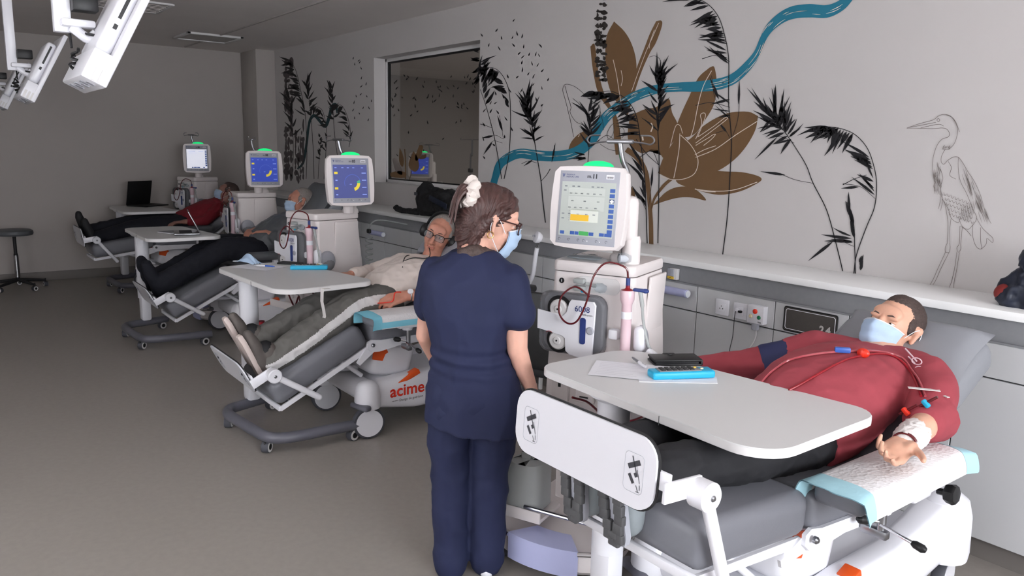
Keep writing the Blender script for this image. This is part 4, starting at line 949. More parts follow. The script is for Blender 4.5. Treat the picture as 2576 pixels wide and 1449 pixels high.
def p_dark():
    X = -7.13; Y0 = 2.5; t = person('person in dark trousers and grey top with face mask in the third chair', (X, Y0, 0)); b = B()
    def L(x, y, z): return V(x-X, y-Y0, z)
    hM = mk4(L(X, 2.87, 1.215), (-.1, -.93, .1), (-.1, .4, .9)); s = 1.12; head(b, hM, s)
    b.limb([hM @ V(0, -.02, -.06), L(X, 2.82, 1.08), L(X, 2.78, 1.0)], [.06, .062, .08])
    torso(b, [L(X, 2.45, .80), L(X, 2.53, .86), L(X, 2.63, .94), L(X, 2.75, 1.02), L(X, 2.79, 1.05)], (.17, .18, .18, .18, .1), (.1, .12, .11, .1, .07))
    aL = [L(X+.21, 2.74, 1.02), L(X+.3, 2.58, .88), L(X+.13, 2.5, .96)]; aR = [L(X-.21, 2.74, 1.02), L(X-.27, 2.55, .9), L(X-.08, 2.46, .96)]
    for a, sg in ((aL, 1), (aR, -1)): b.limb(a, [.058, .044, .03]); hand(b, mk4(a[2], (-.6*sg, -.7, .0), (0, .2, 1)), (.3, .35, .4, .45), sg, 1.05)
    legs = ([L(X-.1, 2.42, .79), L(X-.13, 2.14, .84), L(X-.15, 1.6, .56)], [L(X+.1, 2.42, .79), L(X+.12, 2.12, .83), L(X+.06, 1.6, .55)])
    for p in legs: b.limb(p, [.09, .06, .042])
    O('body', remesh(b, .009, 4), 'skin_r', t)
    c = B(); torso(c, [L(X, 2.42, .80), L(X, 2.5, .85), L(X, 2.6, .93), L(X, 2.72, 1.01), L(X, 2.8, 1.06)], (.2, .21, .215, .21, .12), (.14, .15, .14, .12, .08))
    for a in (aL, aR): c.limb([a[0], a[1], a[1].lerp(a[2], .5)], [.075, .062, .055])
    O('top', remesh(c, .011, 4, fn=folds(.014, 8, 61)), 'vinyl_d', t)
    g = B()
    for p in legs: g.limb([p[0], p[0].lerp(p[1], .5), p[1], p[1].lerp(p[2], .5), p[2]], [.125, .118, .1, .095, .09])
    torso(g, [L(X, 2.36, .79), L(X, 2.45, .80), L(X, 2.5, .83)], (.2, .205, .19), (.13, .14, .13))
    for p in legs: g.limb([p[2]+V(0, -.03, -.06), p[2]+V(0, -.1, .1), p[2]+V(0, -.12, .17)], [.06, .055, .045])
    O('trousers', remesh(g, .011, 4, fn=folds(.016, 7, 71)), 'navy_pants', t)
    crop_hair(t, hM, s, 'hair_gr', bald=1); eyes(t, hM, s, 'skin_r'); surgical_mask(t, hM, s)
p_dark()
def p_far():
    X = -9.82; Y0 = 2.6; t = person('person in a dark red top with face mask in the farthest chair', (X, Y0, 0)); b = B()
    def L(x, y, z): return V(x-X, y-Y0, z)
    hM = mk4(L(X, 3.02, 1.15), (-.25, -.9, .3), (-.1, .5, .85)); s = 1.12; head(b, hM, s)
    b.limb([hM @ V(0, -.02, -.06), L(X, 2.95, 1.04), L(X, 2.9, .98)], [.06, .062, .08])
    torso(b, [L(X, 2.5, .79), L(X, 2.6, .83), L(X, 2.72, .9), L(X, 2.87, .98), L(X, 2.92, 1.0)], (.17, .18, .18, .18, .1), (.1, .12, .11, .1, .07))
    aL = [L(X+.21, 2.86, .98), L(X+.32, 2.66, .85), L(X+.3, 2.42, .84)]; aR = [L(X-.21, 2.86, .98), L(X-.32, 2.66, .85), L(X-.26, 2.42, .86)]
    for a, sg in ((aL, 1), (aR, -1)): b.limb(a, [.058, .044, .03]); hand(b, mk4(a[2], (0, -1, 0), (0, .2, 1)), (.3, .35, .4, .45), sg, 1.05)
    legs = ([L(X-.1, 2.45, .79), L(X-.13, 2.0, .82), L(X-.15, 1.52, .74)], [L(X+.1, 2.45, .79), L(X+.12, 2.0, .8), L(X+.1, 1.54, .68)])
    for p in legs: b.limb(p, [.09, .06, .042])
    O('body', remesh(b, .01, 4), 'skin_d', t)
    c = B(); torso(c, [L(X, 2.45, .79), L(X, 2.55, .82), L(X, 2.68, .89), L(X, 2.82, .97), L(X, 2.93, 1.03)], (.2, .215, .22, .215, .12), (.14, .15, .145, .12, .08))
    for a in (aL, aR): c.limb([a[0], a[1], a[1].lerp(a[2], .7)], [.075, .062, .05])
    O('sweater', remesh(c, .012, 4, fn=folds(.014, 8, 81)), 'dark_red', t)
    g = B()
    for p in legs: g.limb([p[0], p[0].lerp(p[1], .5), p[1], p[1].lerp(p[2], .5), p[2]], [.12, .11, .09, .08, .075])
    torso(g, [L(X, 2.38, .79), L(X, 2.48, .79), L(X, 2.53, .81)], (.2, .205, .19), (.12, .13, .12))
    O('trousers', remesh(g, .012, 4, fn=folds(.014, 7, 91)), 'navy_pants', t)
    for p in legs:
        u = B().limb([p[2]+V(0, -.02, -.06), p[2]+V(0, -.07, .04), p[2]+V(0, -.11, .15), p[2]+V(0, -.115, .19)], [.045, .052, .043, .035]); O('shoe', remesh(u, .01, 3), 'blackm', t)
    crop_hair(t, hM, s, 'hair_dk'); eyes(t, hM, s, 'skin_d'); surgical_mask(t, hM, s)
p_far()
# ------------------------------------------------------------ armrests, pads, pillows
mat('pad_w', '#e2e0e2', .9, weave=.5, bscale=90, var=.03, vscale=20); mat('pad_b', '#a6d0dc', .85, bump=.3, bscale=30); mat('pad_bb', '#7cc2d6', .85, bump=.3, bscale=30)
def armrest(label, x, y0, y1, z, hw, bl='pad_b', side=1, full=True):
    t = thing('armrest', label+', grey cushion on a white bracket', 'armrest', (x, (y0+y1)/2, 0), 0, 'armrests'); yc = (y0+y1)/2
    O('cushion', B().box((0, 0, z-.045), (hw*1.7, y1-y0-.04, .07), bev=.025, seg=3), 'vinyl', t)
    O('bracket', B().box((0, .06, z-.095), (hw*1.2, .34, .02), bev=.006).box((side*.02, .16, z-.13), (.05, .12, .06), bev=.015, seg=3).lathe([(.03, 0), (.034, .02), (.024, .03)], (side*-.01, -.02, z-.13), n=20), 'white', t)
    if full:
        O('clamp_post', B().cyl((0, -.02, z-.25), (0, -.02, z-.11), .014).box((-.02, -.02, z-.24), (.09, .03, .03), bev=.006), 'steel', t)
        O('star_knob', B().lathe([(.012, 0), (.012, .02), (.032, .03), (.036, .05), (.03, .062), (.01, .066)], (.05, .24, z-.14), (1, 0, .1), 7), 'black', t)
        lv = O('lever', B().tube([(0, -.03, z-.205), (.11, -.02, z-.23)], .006, 10).tube([(0, -.02, z-.2), (-.03, -.07, z-.19)], .006, 10), 'chrome', t)
        O('lever_grip', B().lathe([(.008, 0), (.013, .01), (.014, .035), (.008, .045)], (.1, -.021, z-.228), (.11, .01, -.025), 14), 'black', lv)
        O('lever_ball', B().lathe([(.008, 0), (.015, .012), (.015, .035), (.006, .045)], (-.022, -.058, z-.193), (-.3, -.5, .1), 14), 'black', lv)
    # absorbent sheet draped over it
    p = thing('absorbent_pad', 'white absorbent pad with blue border draped over '+label, 'pad', (x, yc, 0), 0, 'absorbent pads on the armrests')
    def sheet(v0, v1, extra=0, u0=0, u1=1):
        n, m = 26, max(2, int(24*(v1-v0))); vs = []
        half = hw+.07
        for j in range(m+1):
            v = v0+(v1-v0)*j/m
            for i in range(n+1):
                u = (u0+(u1-u0)*i/n)*2-1; a = u*half
                if abs(a) <= hw-.01: xx, zz = a, z+.004-.008*(a/hw)**2
                else:
                    d = abs(a)-(hw-.01); xx = math.copysign(hw-.01+.022*(1-math.exp(-d*40)), a); zz = z-.004-max(0, d-.008)
                e = noise.noise(V(u*2.2, v*5, x))*.008
                tip = max(0, (.05-v)/.05)+max(0, (v-.95)/.05); 
                xx += e*.6+math.copysign(.012*tip, a)*(abs(u) > .5); zz += e*.5-tip*.014*(1-abs(u))
                vs.append((xx*(1+extra), (v-.5)*(y1-y0)+e, zz+extra*.2))
        return vs, [(j*(n+1)+i, j*(n+1)+i+1, (j+1)*(n+1)+i+1, (j+1)*(n+1)+i) for j in range(m) for i in range(n)]
    def solid(vs, fs):
        b = B().add(vs, fs); b.add([(a*.985, b_, c-.003) for a, b_, c in vs], [f[::-1] for f in fs]); return b
    O('pad_sheet', solid(*sheet(.09, .95)), 'pad_w', p, ang=60)
    O('front_border', solid(*sheet(-.01, .095, .006)), bl, p, ang=60); O('back_border', solid(*sheet(.945, 1.03, .006)), 'pad_b', p, ang=60)
    if bl == 'pad_bb':
        O('side_border', solid(*sheet(.09, .95, .012, .9, 1.0)), bl, p, ang=60)
    return t
armrest('the armrest beside the man in red', -1.135, 2.08, 2.76, .785, .095)
armrest('the armrest beside the man with headphones', -4.0, 1.98, 2.6, .80, .1, 'pad_bb')
def plainarm(label, x, y, z, rz=0):
    t = thing('armrest', label, 'armrest', (x, y, 0), rz, 'armrests')
    O('cushion', B().box((0, 0, z-.04), (.13, .46, .07), bev=.03, seg=3), 'vinyl_d', t); O('bracket', B().box((0, .05, z-.1), (.05, .1, .06), bev=.012).cyl((0, .05, z-.32), (0, .05, z-.1), .014), 'white', t)
plainarm('grey padded armrest on the machine side of the nearest chair', -1.98, 2.4, .79, R(25)); plainarm('grey padded armrest at the dark-clothed patient', -6.74, 2.45, .82); plainarm('grey padded armrest of the farthest chair', -9.47, 2.5, .8)
plainarm('dark padded armrest just behind the second overbed table', -4.86, 2.3, .86)
def pillow(label, c, d, up, sx, sy, th, m='pillow'):
    d = Vector(d).normalized(); X = V(1, 0, 0); n = X.cross(d); vs = []; N = 18
    b = B()
    for sgn in (1, -1):
        vs = []
        for j in range(N+1):
            for i in range(N+1):
                u, v = i/N*2-1, j/N*2-1; k = (1-u**4)*(1-v**4); pin = 1-.07*(1-abs(u*v))
                pin_u = u*(1-.06*(1-v*v)); pin_v = v*(1-.06*(1-u*u))
                h = th*max(0, k)**.45*(1+.12*noise.noise(V(u*2, v*2, sgn)))
                vs.append(Vector(c)+X*(pin_u*sx/2)+d*(pin_v*sy/2)+n*(sgn*h/2))
        fs = [(j*(N+1)+i, j*(N+1)+i+1, (j+1)*(N+1)+i+1, (j+1)*(N+1)+i) for j in range(N) for i in range(N)]
        b.add(vs, fs if sgn > 0 else [f[::-1] for f in fs])
    return tag(O('pillow', b, m, ang=60), label, 'pillow', 'grey pillows')
pillow('grey vinyl pillow behind the man in red', (-1.5, 3.17, .995), (0, math.cos(R(30)), math.sin(R(30))), 1, .58, .33, .11)
pillow('grey vinyl pillow behind the man with headphones', (-4.36, 2.86, 1.14), (0, math.cos(R(50)), math.sin(R(50))), 1, .52, .36, .1)
pillow('dark grey pillow behind the masked bald patient', (-7.1, 3.0, 1.2), (0, math.cos(R(50)), math.sin(R(50))), 1, .6, .5, .16, 'vinyl_d')
# ------------------------------------------------------------ things on the tables
ZT = .945
def remote(label, loc, rz, full=True):
    t = thing('remote_control', label, 'remote', loc, rz, 'turquoise remotes')
    O('body', B().box((0, 0, .014), (.24, .066, .028), bev=.008, seg=3), 'cyan', t)
    kp = O('keypad', B().box((-.012, 0, .029), (.16, .05, .003), bev=.001), 'ui_steel' if False else 'strip', t)
    for i in range(6):
        for j in range(3): O('key', B().box((-.075+i*.022, -.015+j*.015, .032), (.016, .009, .005), bev=.002), 'black', kp)
    O('yellow_key', B().box((.055, .008, .032), (.01, .008, .006), bev=.002), 'yellow', kp); O('orange_key', B().box((.075, -.008, .032), (.012, .008, .006), bev=.002), 'cream', kp)
    return t
def pt(px, py, z=ZT): return onZ(px, py, z)
p = pt(1713, 950); remote('turquoise remote control on a white tissue, nearest table', p+V(0, 0, .003), R(64))
tag(O('tissue', B().prism([(-.15, -.05), (.13, -.055), (.15, .03), (.02, .05), (-.14, .045)], pt(1705, 953)+V(0, 0, .0006), (math.cos(R(54)), math.sin(R(54)), 0), (-math.sin(R(54)), math.cos(R(54)), 0), .0015), 'paper'), 'white tissue under the turquoise remote', 'tissue')
p = pt(1697, 913); t = thing('phone_wallet', 'black folded phone wallet on the nearest table', 'wallet', p, R(60))
O('cover', B().box((0, 0, .005), (.19, .1, .008), bev=.003).box((0, 0, .021), (.19, .1, .008), bev=.003).box((.092, 0, .013), (.01, .1, .024), bev=.004), 'black', t); O('inside', B().box((-.004, 0, .013), (.17, .09, .01)), 'blackm', t)
O('strap', B().box((-.01, .047, .014), (.05, .016, .026), bev=.004).lathe([(.009, .026), (.008, .029)], (-.01, .03, 0), n=14), 'black', t)
def paper(label, c, rz, w, h, n=7):
    t = thing('paper_sheet', label, 'paper', c, rz, 'paper sheets'); vs = []; N = 10
    for j in range(N+1):
        for i in range(N+1): vs.append(((i/N-.5)*w, (j/N-.5)*h, .0012+.004*abs(noise.noise(V(i*.3, j*.3, w)))*(abs(i/N-.5)*2)))
    O('sheet', B().add(vs, [(j*(N+1)+i, j*(N+1)+i+1, (j+1)*(N+1)+i+1, (j+1)*(N+1)+i) for j in range(N) for i in range(N)]), 'paper', t, ang=60)
    b = B(); rnd = random.Random(n)
    for k in range(n):
        y = -h*.42+h*.84*k/(n-1); x0 = -w*.42; x1 = x0+w*rnd.uniform(.25, .8); b.add([(x0, y-.0006, .0058), (x1, y-.0006, .0058), (x1, y+.0006, .0058), (x0, y+.0006, .0058)], [(0, 1, 2, 3)])
    O('printed_lines', b, 'machg', t, flat=True)
paper('white printed sheet under the pen on the nearest table', pt(1590, 935)+V(0, 0, .002), R(38), .3, .21, 9)
paper('white printed sheet under the thermometer pen on the second table', pt(650, 672)+V(0, 0, .0), R(30), .3, .21)
def pen(label, c, rz, m1, m2):
    t = thing('pen', label, 'pen', c, 0, 'pens'); d = V(math.cos(rz), math.sin(rz), 0)
    O('barrel', B().lathe([(.003, -.07), (.0055, -.055), (.006, 0)], V(0, 0, .008), d, 14), m1, t); O('grip', B().lathe([(.006, 0), (.007, .04), (.006, .066), (.003, .07)], V(0, 0, .008), d, 14), m2, t)
    O('clip', B().box(d*.05+V(0, 0, .0155), (.03, .004, .002), Matrix.Rotation(rz, 3, 'Z')), 'chrome', t)
pen('silver and white pen on the printed sheet, nearest table', pt(1607, 920)+V(0, 0, .006), R(-25), 'steel', 'paper')
pen('white and blue pen on the second table', pt(668, 674)+V(0, 0, .006), R(215), 'blue', 'white')
p = pt(730, 664); t = thing('smartphone', 'black smartphone lying on the second table', 'phone', p, R(40)); O('case', B().box((0, 0, .006), (.16, .078, .011), bev=.004, seg=3), 'black', t); O('display', B().box((0, 0, .0118), (.15, .07, .001)), 'glassblk' if False else 'blackm', t)
remote('bright blue remote control on the second table', pt(778, 677), R(62))
# crumpled face mask lying on the second table
t = thing('face_mask', 'crumpled pale blue face mask lying on the second table', 'face mask', pt(628, 662), R(15)); vs = []; N = 16
for j in range(N+1):
    for i in range(N+1):
        u, v = i/N*2-1, j/N*2-1; vs.append((u*.095, v*.05*(1-.2*abs(u)), .004+.06*max(0, (1-u*u))*max(0, 1-abs(v+.1))**.8+.004*((j//2) % 2)))
O('sheet', B().add(vs, [(j*(N+1)+i, j*(N+1)+i+1, (j+1)*(N+1)+i+1, (j+1)*(N+1)+i) for j in range(N) for i in range(N)]), 'mask', t, ang=60)
for s_ in (-1, 1): O('ear_loop', B().tube(cr([(s_*.09, -.03, .004), (s_*.13, -.045, .004), (s_*.15, -.01, .004), (s_*.125, .03, .004), (s_*.09, .03, .004)], 6), .002, 6), 'maskw', t)
# tape strip stuck to the front edge of the second table
tp = onZ(815, 727, ZT); tag(O('tape_strip', B().ring([[q+V(-.012, 0, 0)+o_, q+V(.016, .006, 0)+o_, q+V(.016, .006, 0)-o_, q+V(-.012, 0, 0)-o_] for q, o_ in [(Vector(a), V(0, 0, .0006) if i < 2 else V(0, -.0006, 0)) for i, a in enumerate([tp+V(0, .03, .001), tp+V(0, -.012, .002), tp+V(.0, -.016, -.02), tp+V(.004, -.02, -.07), tp+V(.003, -.01, -.12), tp+V(-.01, .0, -.16), tp+V(-.03, .005, -.175)])]]), 'tape'), 'strip of white tape hanging from the second table edge', 'tape')
# laptops
def laptop(label, c, rz, ang, m, sx=.34, sy=.23):
    t = thing('laptop', label, 'laptop', c, rz, 'laptops'); O('base', B().box((0, 0, .01), (sx, sy, .018), bev=.005), m, t); O('keyboard', B().box((0, -.01, .0197), (sx*.88, sy*.5, .001)), 'blackm', t)
    O('lid', B().box((0, sy/2+math.cos(ang)*sy/2, .018+math.sin(ang)*sy/2), (sx, sy, .009), Matrix.Rotation(ang, 3, 'X'), bev=.003), m, t)
laptop('black open laptop on the farthest overbed table', onZ(372, 518, ZT), R(125), R(100), 'black', .4, .3)
laptop('silver open laptop on the third overbed table, seen edge-on', onZ(470, 588, ZT), R(-13), R(115), 'steel', .3, .21)
p = onZ(432, 585, ZT); t = thing('magazine', 'grey magazine lying on the third overbed table', 'magazine', p, R(20)); O('pages', B().box((0, 0, .004), (.2, .15, .006)), 'paper', t); O('cover', B().box((0, 0, .008), (.202, .152, .0015)), 'strip', t)
# ------------------------------------------------------------ the printed mural (flat vinyl print on the wall)
mat('teal', '#1c7189', .7, var=.06, vscale=10); mat('brown', '#6b5034', .75, var=.05, vscale=8); mat('print_black', '#17161a', .75); mat('print_grey', '#7b726e', .8); mat('print_line', '#d9cdc2', .75); mat('birch', '#2a2522', .8); mat('print_dteal', '#274347', .8); mat('print_fade', '#575050', .8)
EPS = [YW-.0012]
def Wp(x, y): return onY(x, y, EPS[0])
def ribbon(b, pts, wid, n=8):
    P = cr([V(x, y, 0) for x, y in pts], n); m = len(P); L = []
    for i, p in enumerate(P):
        t = i/(m-1)*(len(wid)-1); k = min(int(t), len(wid)-2); w = wid[k]+(wid[k+1]-wid[k])*(t-k)
        d = (P[min(m-1, i+1)]-P[max(0, i-1)]).normalized(); q = V(-d.y, d.x, 0)*w/2; L.append((p+q, p-q))
    vs = [Wp(q.x, q.y) for pr in L for q in pr]; b.add(vs, [(2*i, 2*i+1, 2*i+3, 2*i+2) for i in range(m-1)]); return b
def fillp(b, pts, n=4):
    P = cr([V(x, y, 0) for x, y in pts+[pts[0]]], n)[:-1] if n > 1 else [V(x, y, 0) for x, y in pts]
    bm = bmesh.new(); vs = [bm.verts.new(p) for p in P]; bm.faces.new(vs); bmesh.ops.triangulate(bm, faces=bm.faces[:]); bm.verts.index_update()
    b.add([Wp(v.co.x, v.co.y) for v in bm.verts], [[v.index for v in f.verts] for f in bm.faces]); bm.free(); return b
def z3(*p): return [(x/2.263+1200, y/2.263) for x, y in p]
def Mur(name, b, m): return O(name, b, m, WALL, flat=True)
# brown lily
fl = B()
for pts in (z3((780, 122), (740, 200), (730, 300), (735, 420), (760, 520), (800, 590), (850, 650), (880, 560), (905, 440), (905, 340), (880, 250), (840, 180)),
            z3((1020, 120), (1050, 118), (1052, 150), (1020, 240), (985, 300), (940, 400), (905, 500), (860, 650), (850, 640), (880, 520), (905, 400), (950, 280), (985, 190)),
            z3((645, 265), (670, 255), (690, 400), (720, 520), (770, 620), (750, 620), (690, 530), (660, 400)),
            [(1785, 170), (1797, 169), (1803, 210), (1797, 260), (1775, 300), (1750, 335), (1722, 345), (1700, 330), (1712, 290), (1735, 240), (1757, 195)],
            [(1907, 292), (1882, 281), (1838, 283), (1803, 296), (1768, 318), (1740, 346), (1700, 380), (1715, 420), (1760, 442), (1807, 429), (1847, 402), (1878, 367), (1900, 327)],
            [(1740, 420), (1807, 430), (1865, 433), (1905, 442), (1916, 452), (1900, 464), (1860, 482), (1807, 490), (1750, 477), (1700, 455)],
            z3((1030, 985), (1060, 900), (1110, 820), (1155, 760), (1200, 800), (1240, 850), (1258, 920), (1235, 985), (1180, 1015), (1110, 1020)),
            z3((870, 660), (960, 620), (1020, 610), (1090, 560), (1110, 640), (1140, 700), (1150, 760), (1100, 830), (1060, 900), (1010, 800), (990, 850), (930, 870), (860, 800)),
            z3((620, 740), (570, 770), (530, 820), (520, 880), (560, 870), (620, 835), (650, 790)),
            z3((1000, 1170), (1080, 1090), (1160, 1062), (1240, 1075), (1305, 1140), (1230, 1125), (1150, 1125), (1070, 1145)),
            z3((880, 1060), (900, 1100), (890, 1140), (878, 1150))): fillp(fl, pts); EPS[0] -= .00012
EPS[0] -= .00012; ribbon(fl, z3((992, 1396), (990, 1280), (984, 1180), (975, 1080), (960, 980), (915, 900), (850, 850)), [11, 11, 10, 11, 12, 14, 14]); ribbon(fl, z3((992, 1190), (1010, 1130), (1060, 1060), (1110, 1015)), [4, 6, 8, 8]); EPS[0] -= .00012; ribbon(fl, z3((770, 620), (790, 700), (800, 800), (805, 880)), [6, 14, 18, 14])
Mur('flower_print', fl, 'brown')
EPS[0] -= .0006
tr = B(); TP = [(1240, 468), (1246, 446), (1257, 415), (1280, 396), (1310, 386), (1350, 391), (1390, 393), (1430, 389), (1461, 376), (1487, 353), (1505, 323), (1527, 292), (1554, 270), (1589, 247), (1624, 232), (1660, 223), (1708, 219), (1752, 218), (1794, 214), (1830, 205), (1856, 190), (1883, 163), (1905, 133), (1922, 93), (1940, 66), (1967, 44), (1997, 31), (2037, 27), (2077, 29), (2108, 18), (2130, 0), (2150, -30)]
ribbon(tr, TP, [17, 17, 20, 23, 24, 26, 26, 26, 26, 26, 24, 24, 24, 24, 24, 22, 23, 26, 29, 27, 25, 22, 17, 16, 22, 27, 32, 34, 32, 27, 23, 22], 6); Mur('ribbon_print', tr, 'teal')
EPS[0] -= .0005
wl = B(); rnd = random.Random(3); TT = cr([V(x, y, 0) for x, y in TP], 6)
for k in range(46):
    i = rnd.randrange(6, len(TT)-14); n = rnd.randrange(4, 10); off = rnd.choice((-8, -5, 5, 8, 0)); seg = []
    for j in range(i, min(len(TT)-1, i+n)):
        d = (TT[j+1]-TT[j]).normalized(); seg.append((TT[j].x-d.y*off, TT[j].y+d.x*off))
    if len(seg) > 2: ribbon(wl, seg, [.6, 2.0, .6], 2)
# veins of the lily
for pts, w in ((z3((775, 340), (795, 430), (815, 560), (830, 640)), 1.6), (z3((820, 400), (828, 450), (820, 490)), 1.4), (z3((1035, 130), (1000, 210), (960, 300), (915, 420), (880, 520)), 1.4), (z3((1010, 170), (985, 240), (980, 275)), 1.4), ([(1790, 178), (1770, 215), (1757, 260), (1745, 320), (1735, 350)], 1.8), ([(1905, 305), (1850, 340), (1800, 375), (1750, 396)], 1.8), ([(1748, 476), (1800, 481), (1850, 477), (1905, 458)], 1.8), (z3((1155, 760), (1150, 850), (1135, 940), (1120, 1015)), 1.8), (z3((1160, 770), (1220, 830), (1258, 910), (1240, 985), (1180, 1018), (1110, 1022), (1050, 1005)), 1.8), (z3((1240, 880), (1300, 850), (1360, 830)), 1.6),
               ([(1755, 345), (1768, 312), (1775, 290), (1770, 284), (1762, 290), (1765, 312), (1750, 350)], 1.5), ([(1750, 360), (1790, 330), (1825, 303), (1830, 297), (1824, 296), (1795, 318), (1755, 345)], 1.5), ([(1750, 366), (1768, 355), (1785, 345), (1792, 340), (1800, 338), (1790, 350), (1770, 366)], 1.5), (z3((1100, 830), (1130, 720), (1155, 715), (1170, 760)), 1.5), (z3((990, 700), (1000, 720), (990, 750)), 3), (z3((940, 770), (945, 800)), 4), (z3((575, 780), (585, 765)), 1.5), (z3((1240, 1075), (1300, 1090), (1358, 1092)), 2)):
    ribbon(wl, pts, [w, w], 5)
Mur('white_line_print', wl, 'print_line')
# outline-only drawings beside the lily
ol = B()
for pts in (z3((550, 780), (530, 680), (500, 560), (488, 510), (505, 480), (560, 495), (620, 545), (660, 580), (690, 590)), z3((500, 490), (520, 560), (535, 610), (530, 640), (560, 690), (600, 710)), z3((545, 560), (580, 590), (600, 620)), z3((640, 590), (635, 640), (660, 690), (690, 680), (700, 620), (680, 590), (640, 590)), z3((700, 630), (715, 690), (720, 740)), z3((780, 700), (760, 720), (740, 760), (750, 790), (775, 760), (780, 710)), z3((810, 730), (815, 780), (830, 780), (838, 745), (825, 725), (810, 735)), z3((980, 325), (1010, 318), (1035, 330), (1045, 350)), z3((690, 800), (740, 770), (790, 800), (830, 810)), z3((700, 820), (750, 850), (800, 860))): ribbon(ol, pts, [1.0, 1.0], 5)
Mur('outline_print', ol, 'birch')
# birch trunk
bt = B(); rnd = random.Random(9)
def blot(x, y, w, h):
    n = 8; w *= 1.1; fillp(bt, [(x+w*math.cos(2*math.pi*k/n)*rnd.uniform(.5, 1.2), y+h*math.sin(2*math.pi*k/n)*rnd.uniform(.5, 1.2)) for k in range(n)], 2)
def trunk(x0, x1, y0, y1, n, slope=0):
    for k in range(n):
        y = y0+(y1-y0)*(k+.5)/n; w = (x1-x0); dx = slope*(y-y0)
        if rnd.random() < .7: blot(x0+w*.15+dx, y, w*rnd.uniform(.15, .4), (y1-y0)/n*rnd.uniform(.5, 1))
        if rnd.random() < .7: blot(x1-w*.12+dx, y+rnd.uniform(-3, 3), w*rnd.uniform(.15, .42), (y1-y0)/n*rnd.uniform(.5, 1))
        if rnd.random() < .45: blot((x0+x1)/2+dx, y, w*rnd.uniform(.15, .35), (y1-y0)/n*rnd.uniform(.3, .8))
trunk(1500, 1523, -30, 205, 26, -.0); Mur('birch_print', bt, 'birch')
# tall grasses
def blade(b, x, y, ang, L, w, bend=0):
    a = R(ang); pts = []; k = 5
    for i in range(k+1):
        t = i/k; aa = a+bend*t; pts.append((x, y)); x += math.cos(aa)*L/k; y -= math.sin(aa)*L/k
    ribbon(b, pts, [.6, w*.8, w, w*.75, w*.4, .3], 2)
def grass(b, stem, heads, w=2.2):
    ribbon(b, stem, [w*1.1, w, w*.8, w*.6], 6)
def plume(b, x, y, n, L, spread, lean, rnd, w=5, droop=0, span=60):
    """fan of narrow blades rising from (x, y)"""
    for k in range(n):
        t = k/max(1, n-1); yy = y-span*(1-t); ang = 90+lean+rnd.uniform(-spread, spread)*(.35+.65*t); blade(b, x+rnd.uniform(-3, 3)+math.sin(R(lean))*-span*(1-t), yy, ang, L*rnd.uniform(.6, 1.1), w*rnd.uniform(.5, 1.1), rnd.uniform(-.25, .25)-droop)
def cluster(b, pts, rnd, L, w, base, spread, n):
    """blades sprouting along a stem section, pointing around 'base' degrees"""
    P = cr([V(x, y, 0) for x, y in pts], 6)
    for k in range(n):
        p = P[int(k/n*len(P))]; blade(b, p.x, p.y, base+rnd.uniform(-spread, spread), L*rnd.uniform(.55, 1.1), w*rnd.uniform(.6, 1.15), rnd.uniform(-.35, .35))
rnd = random.Random(5)
def G(stem, clusters, fork=(), m='print_black', w=2.4):
    b = B(); ribbon(b, stem, [w, w*.95, w*.8, w*.6], 6)
    for f in fork: ribbon(b, f[0], [w*.5, w*.8], 5) if len(f) == 1 else (ribbon(b, f[0], [w*.4, w*.5], 5), blade(b, *f[1]))
    for c in clusters: cluster(b, *c)
    Mur('grass_print', b, m)
# right of the lily: tall stem curving left at the top
G([(1818, 640), (1830, 540), (1837, 430), (1840, 350), (1833, 260), (1833, 150), (1822, 85), (1806, 40), (1780, 10), (1740, -10)],
  [([(1806, 40), (1770, 4), (1735, -8)], rnd, 70, 9, 195, 22, 9), ([(1822, 85), (1800, 40)], rnd, 60, 11, 190, 14, 7), ([(1830, 110), (1818, 80)], rnd, 66, 9, 170, 14, 6), ([(1833, 160), (1826, 120)], rnd, 62, 8, 150, 26, 5), ([(1838, 300), (1835, 240)], rnd, 50, 6, 165, 30, 5)],
  fork=[([(1836, 155), (1800, 140), (1766, 148)],), ([(1840, 352), (1856, 300), (1860, 250)], (1858, 262, 88, 60, 6)), ([(1834, 290), (1800, 250), (1790, 190)], (1808, 250, 112, 62, 8)), ([(1836, 270), (1790, 258), (1750, 265)],), ([(1838, 352), (1825, 330), (1800, 335)], (1828, 332, 130, 30, 6))])
# bushy stem beside the heron's left
G([(2120, 682), (2105, 620), (2080, 530), (2045, 460), (2030, 420), (2010, 385), (1980, 340), (1950, 300), (1932, 284)],
  [([(1975, 335), (1940, 290)], rnd, 85, 8, 95, 38, 13), ([(1965, 325), (1930, 282)], rnd, 70, 8, 140, 30, 10), ([(1985, 345), (1960, 310)], rnd, 65, 7, 50, 26, 8), ([(1990, 350), (1940, 300)], rnd, 62, 7, 205, 25, 9)],
  fork=[([(2045, 461), (2000, 452), (1965, 438)], (1975, 440, 172, 62, 7)), ([(1998, 360), (1970, 345), (1950, 345)], (1955, 345, 225, 80, 6))])
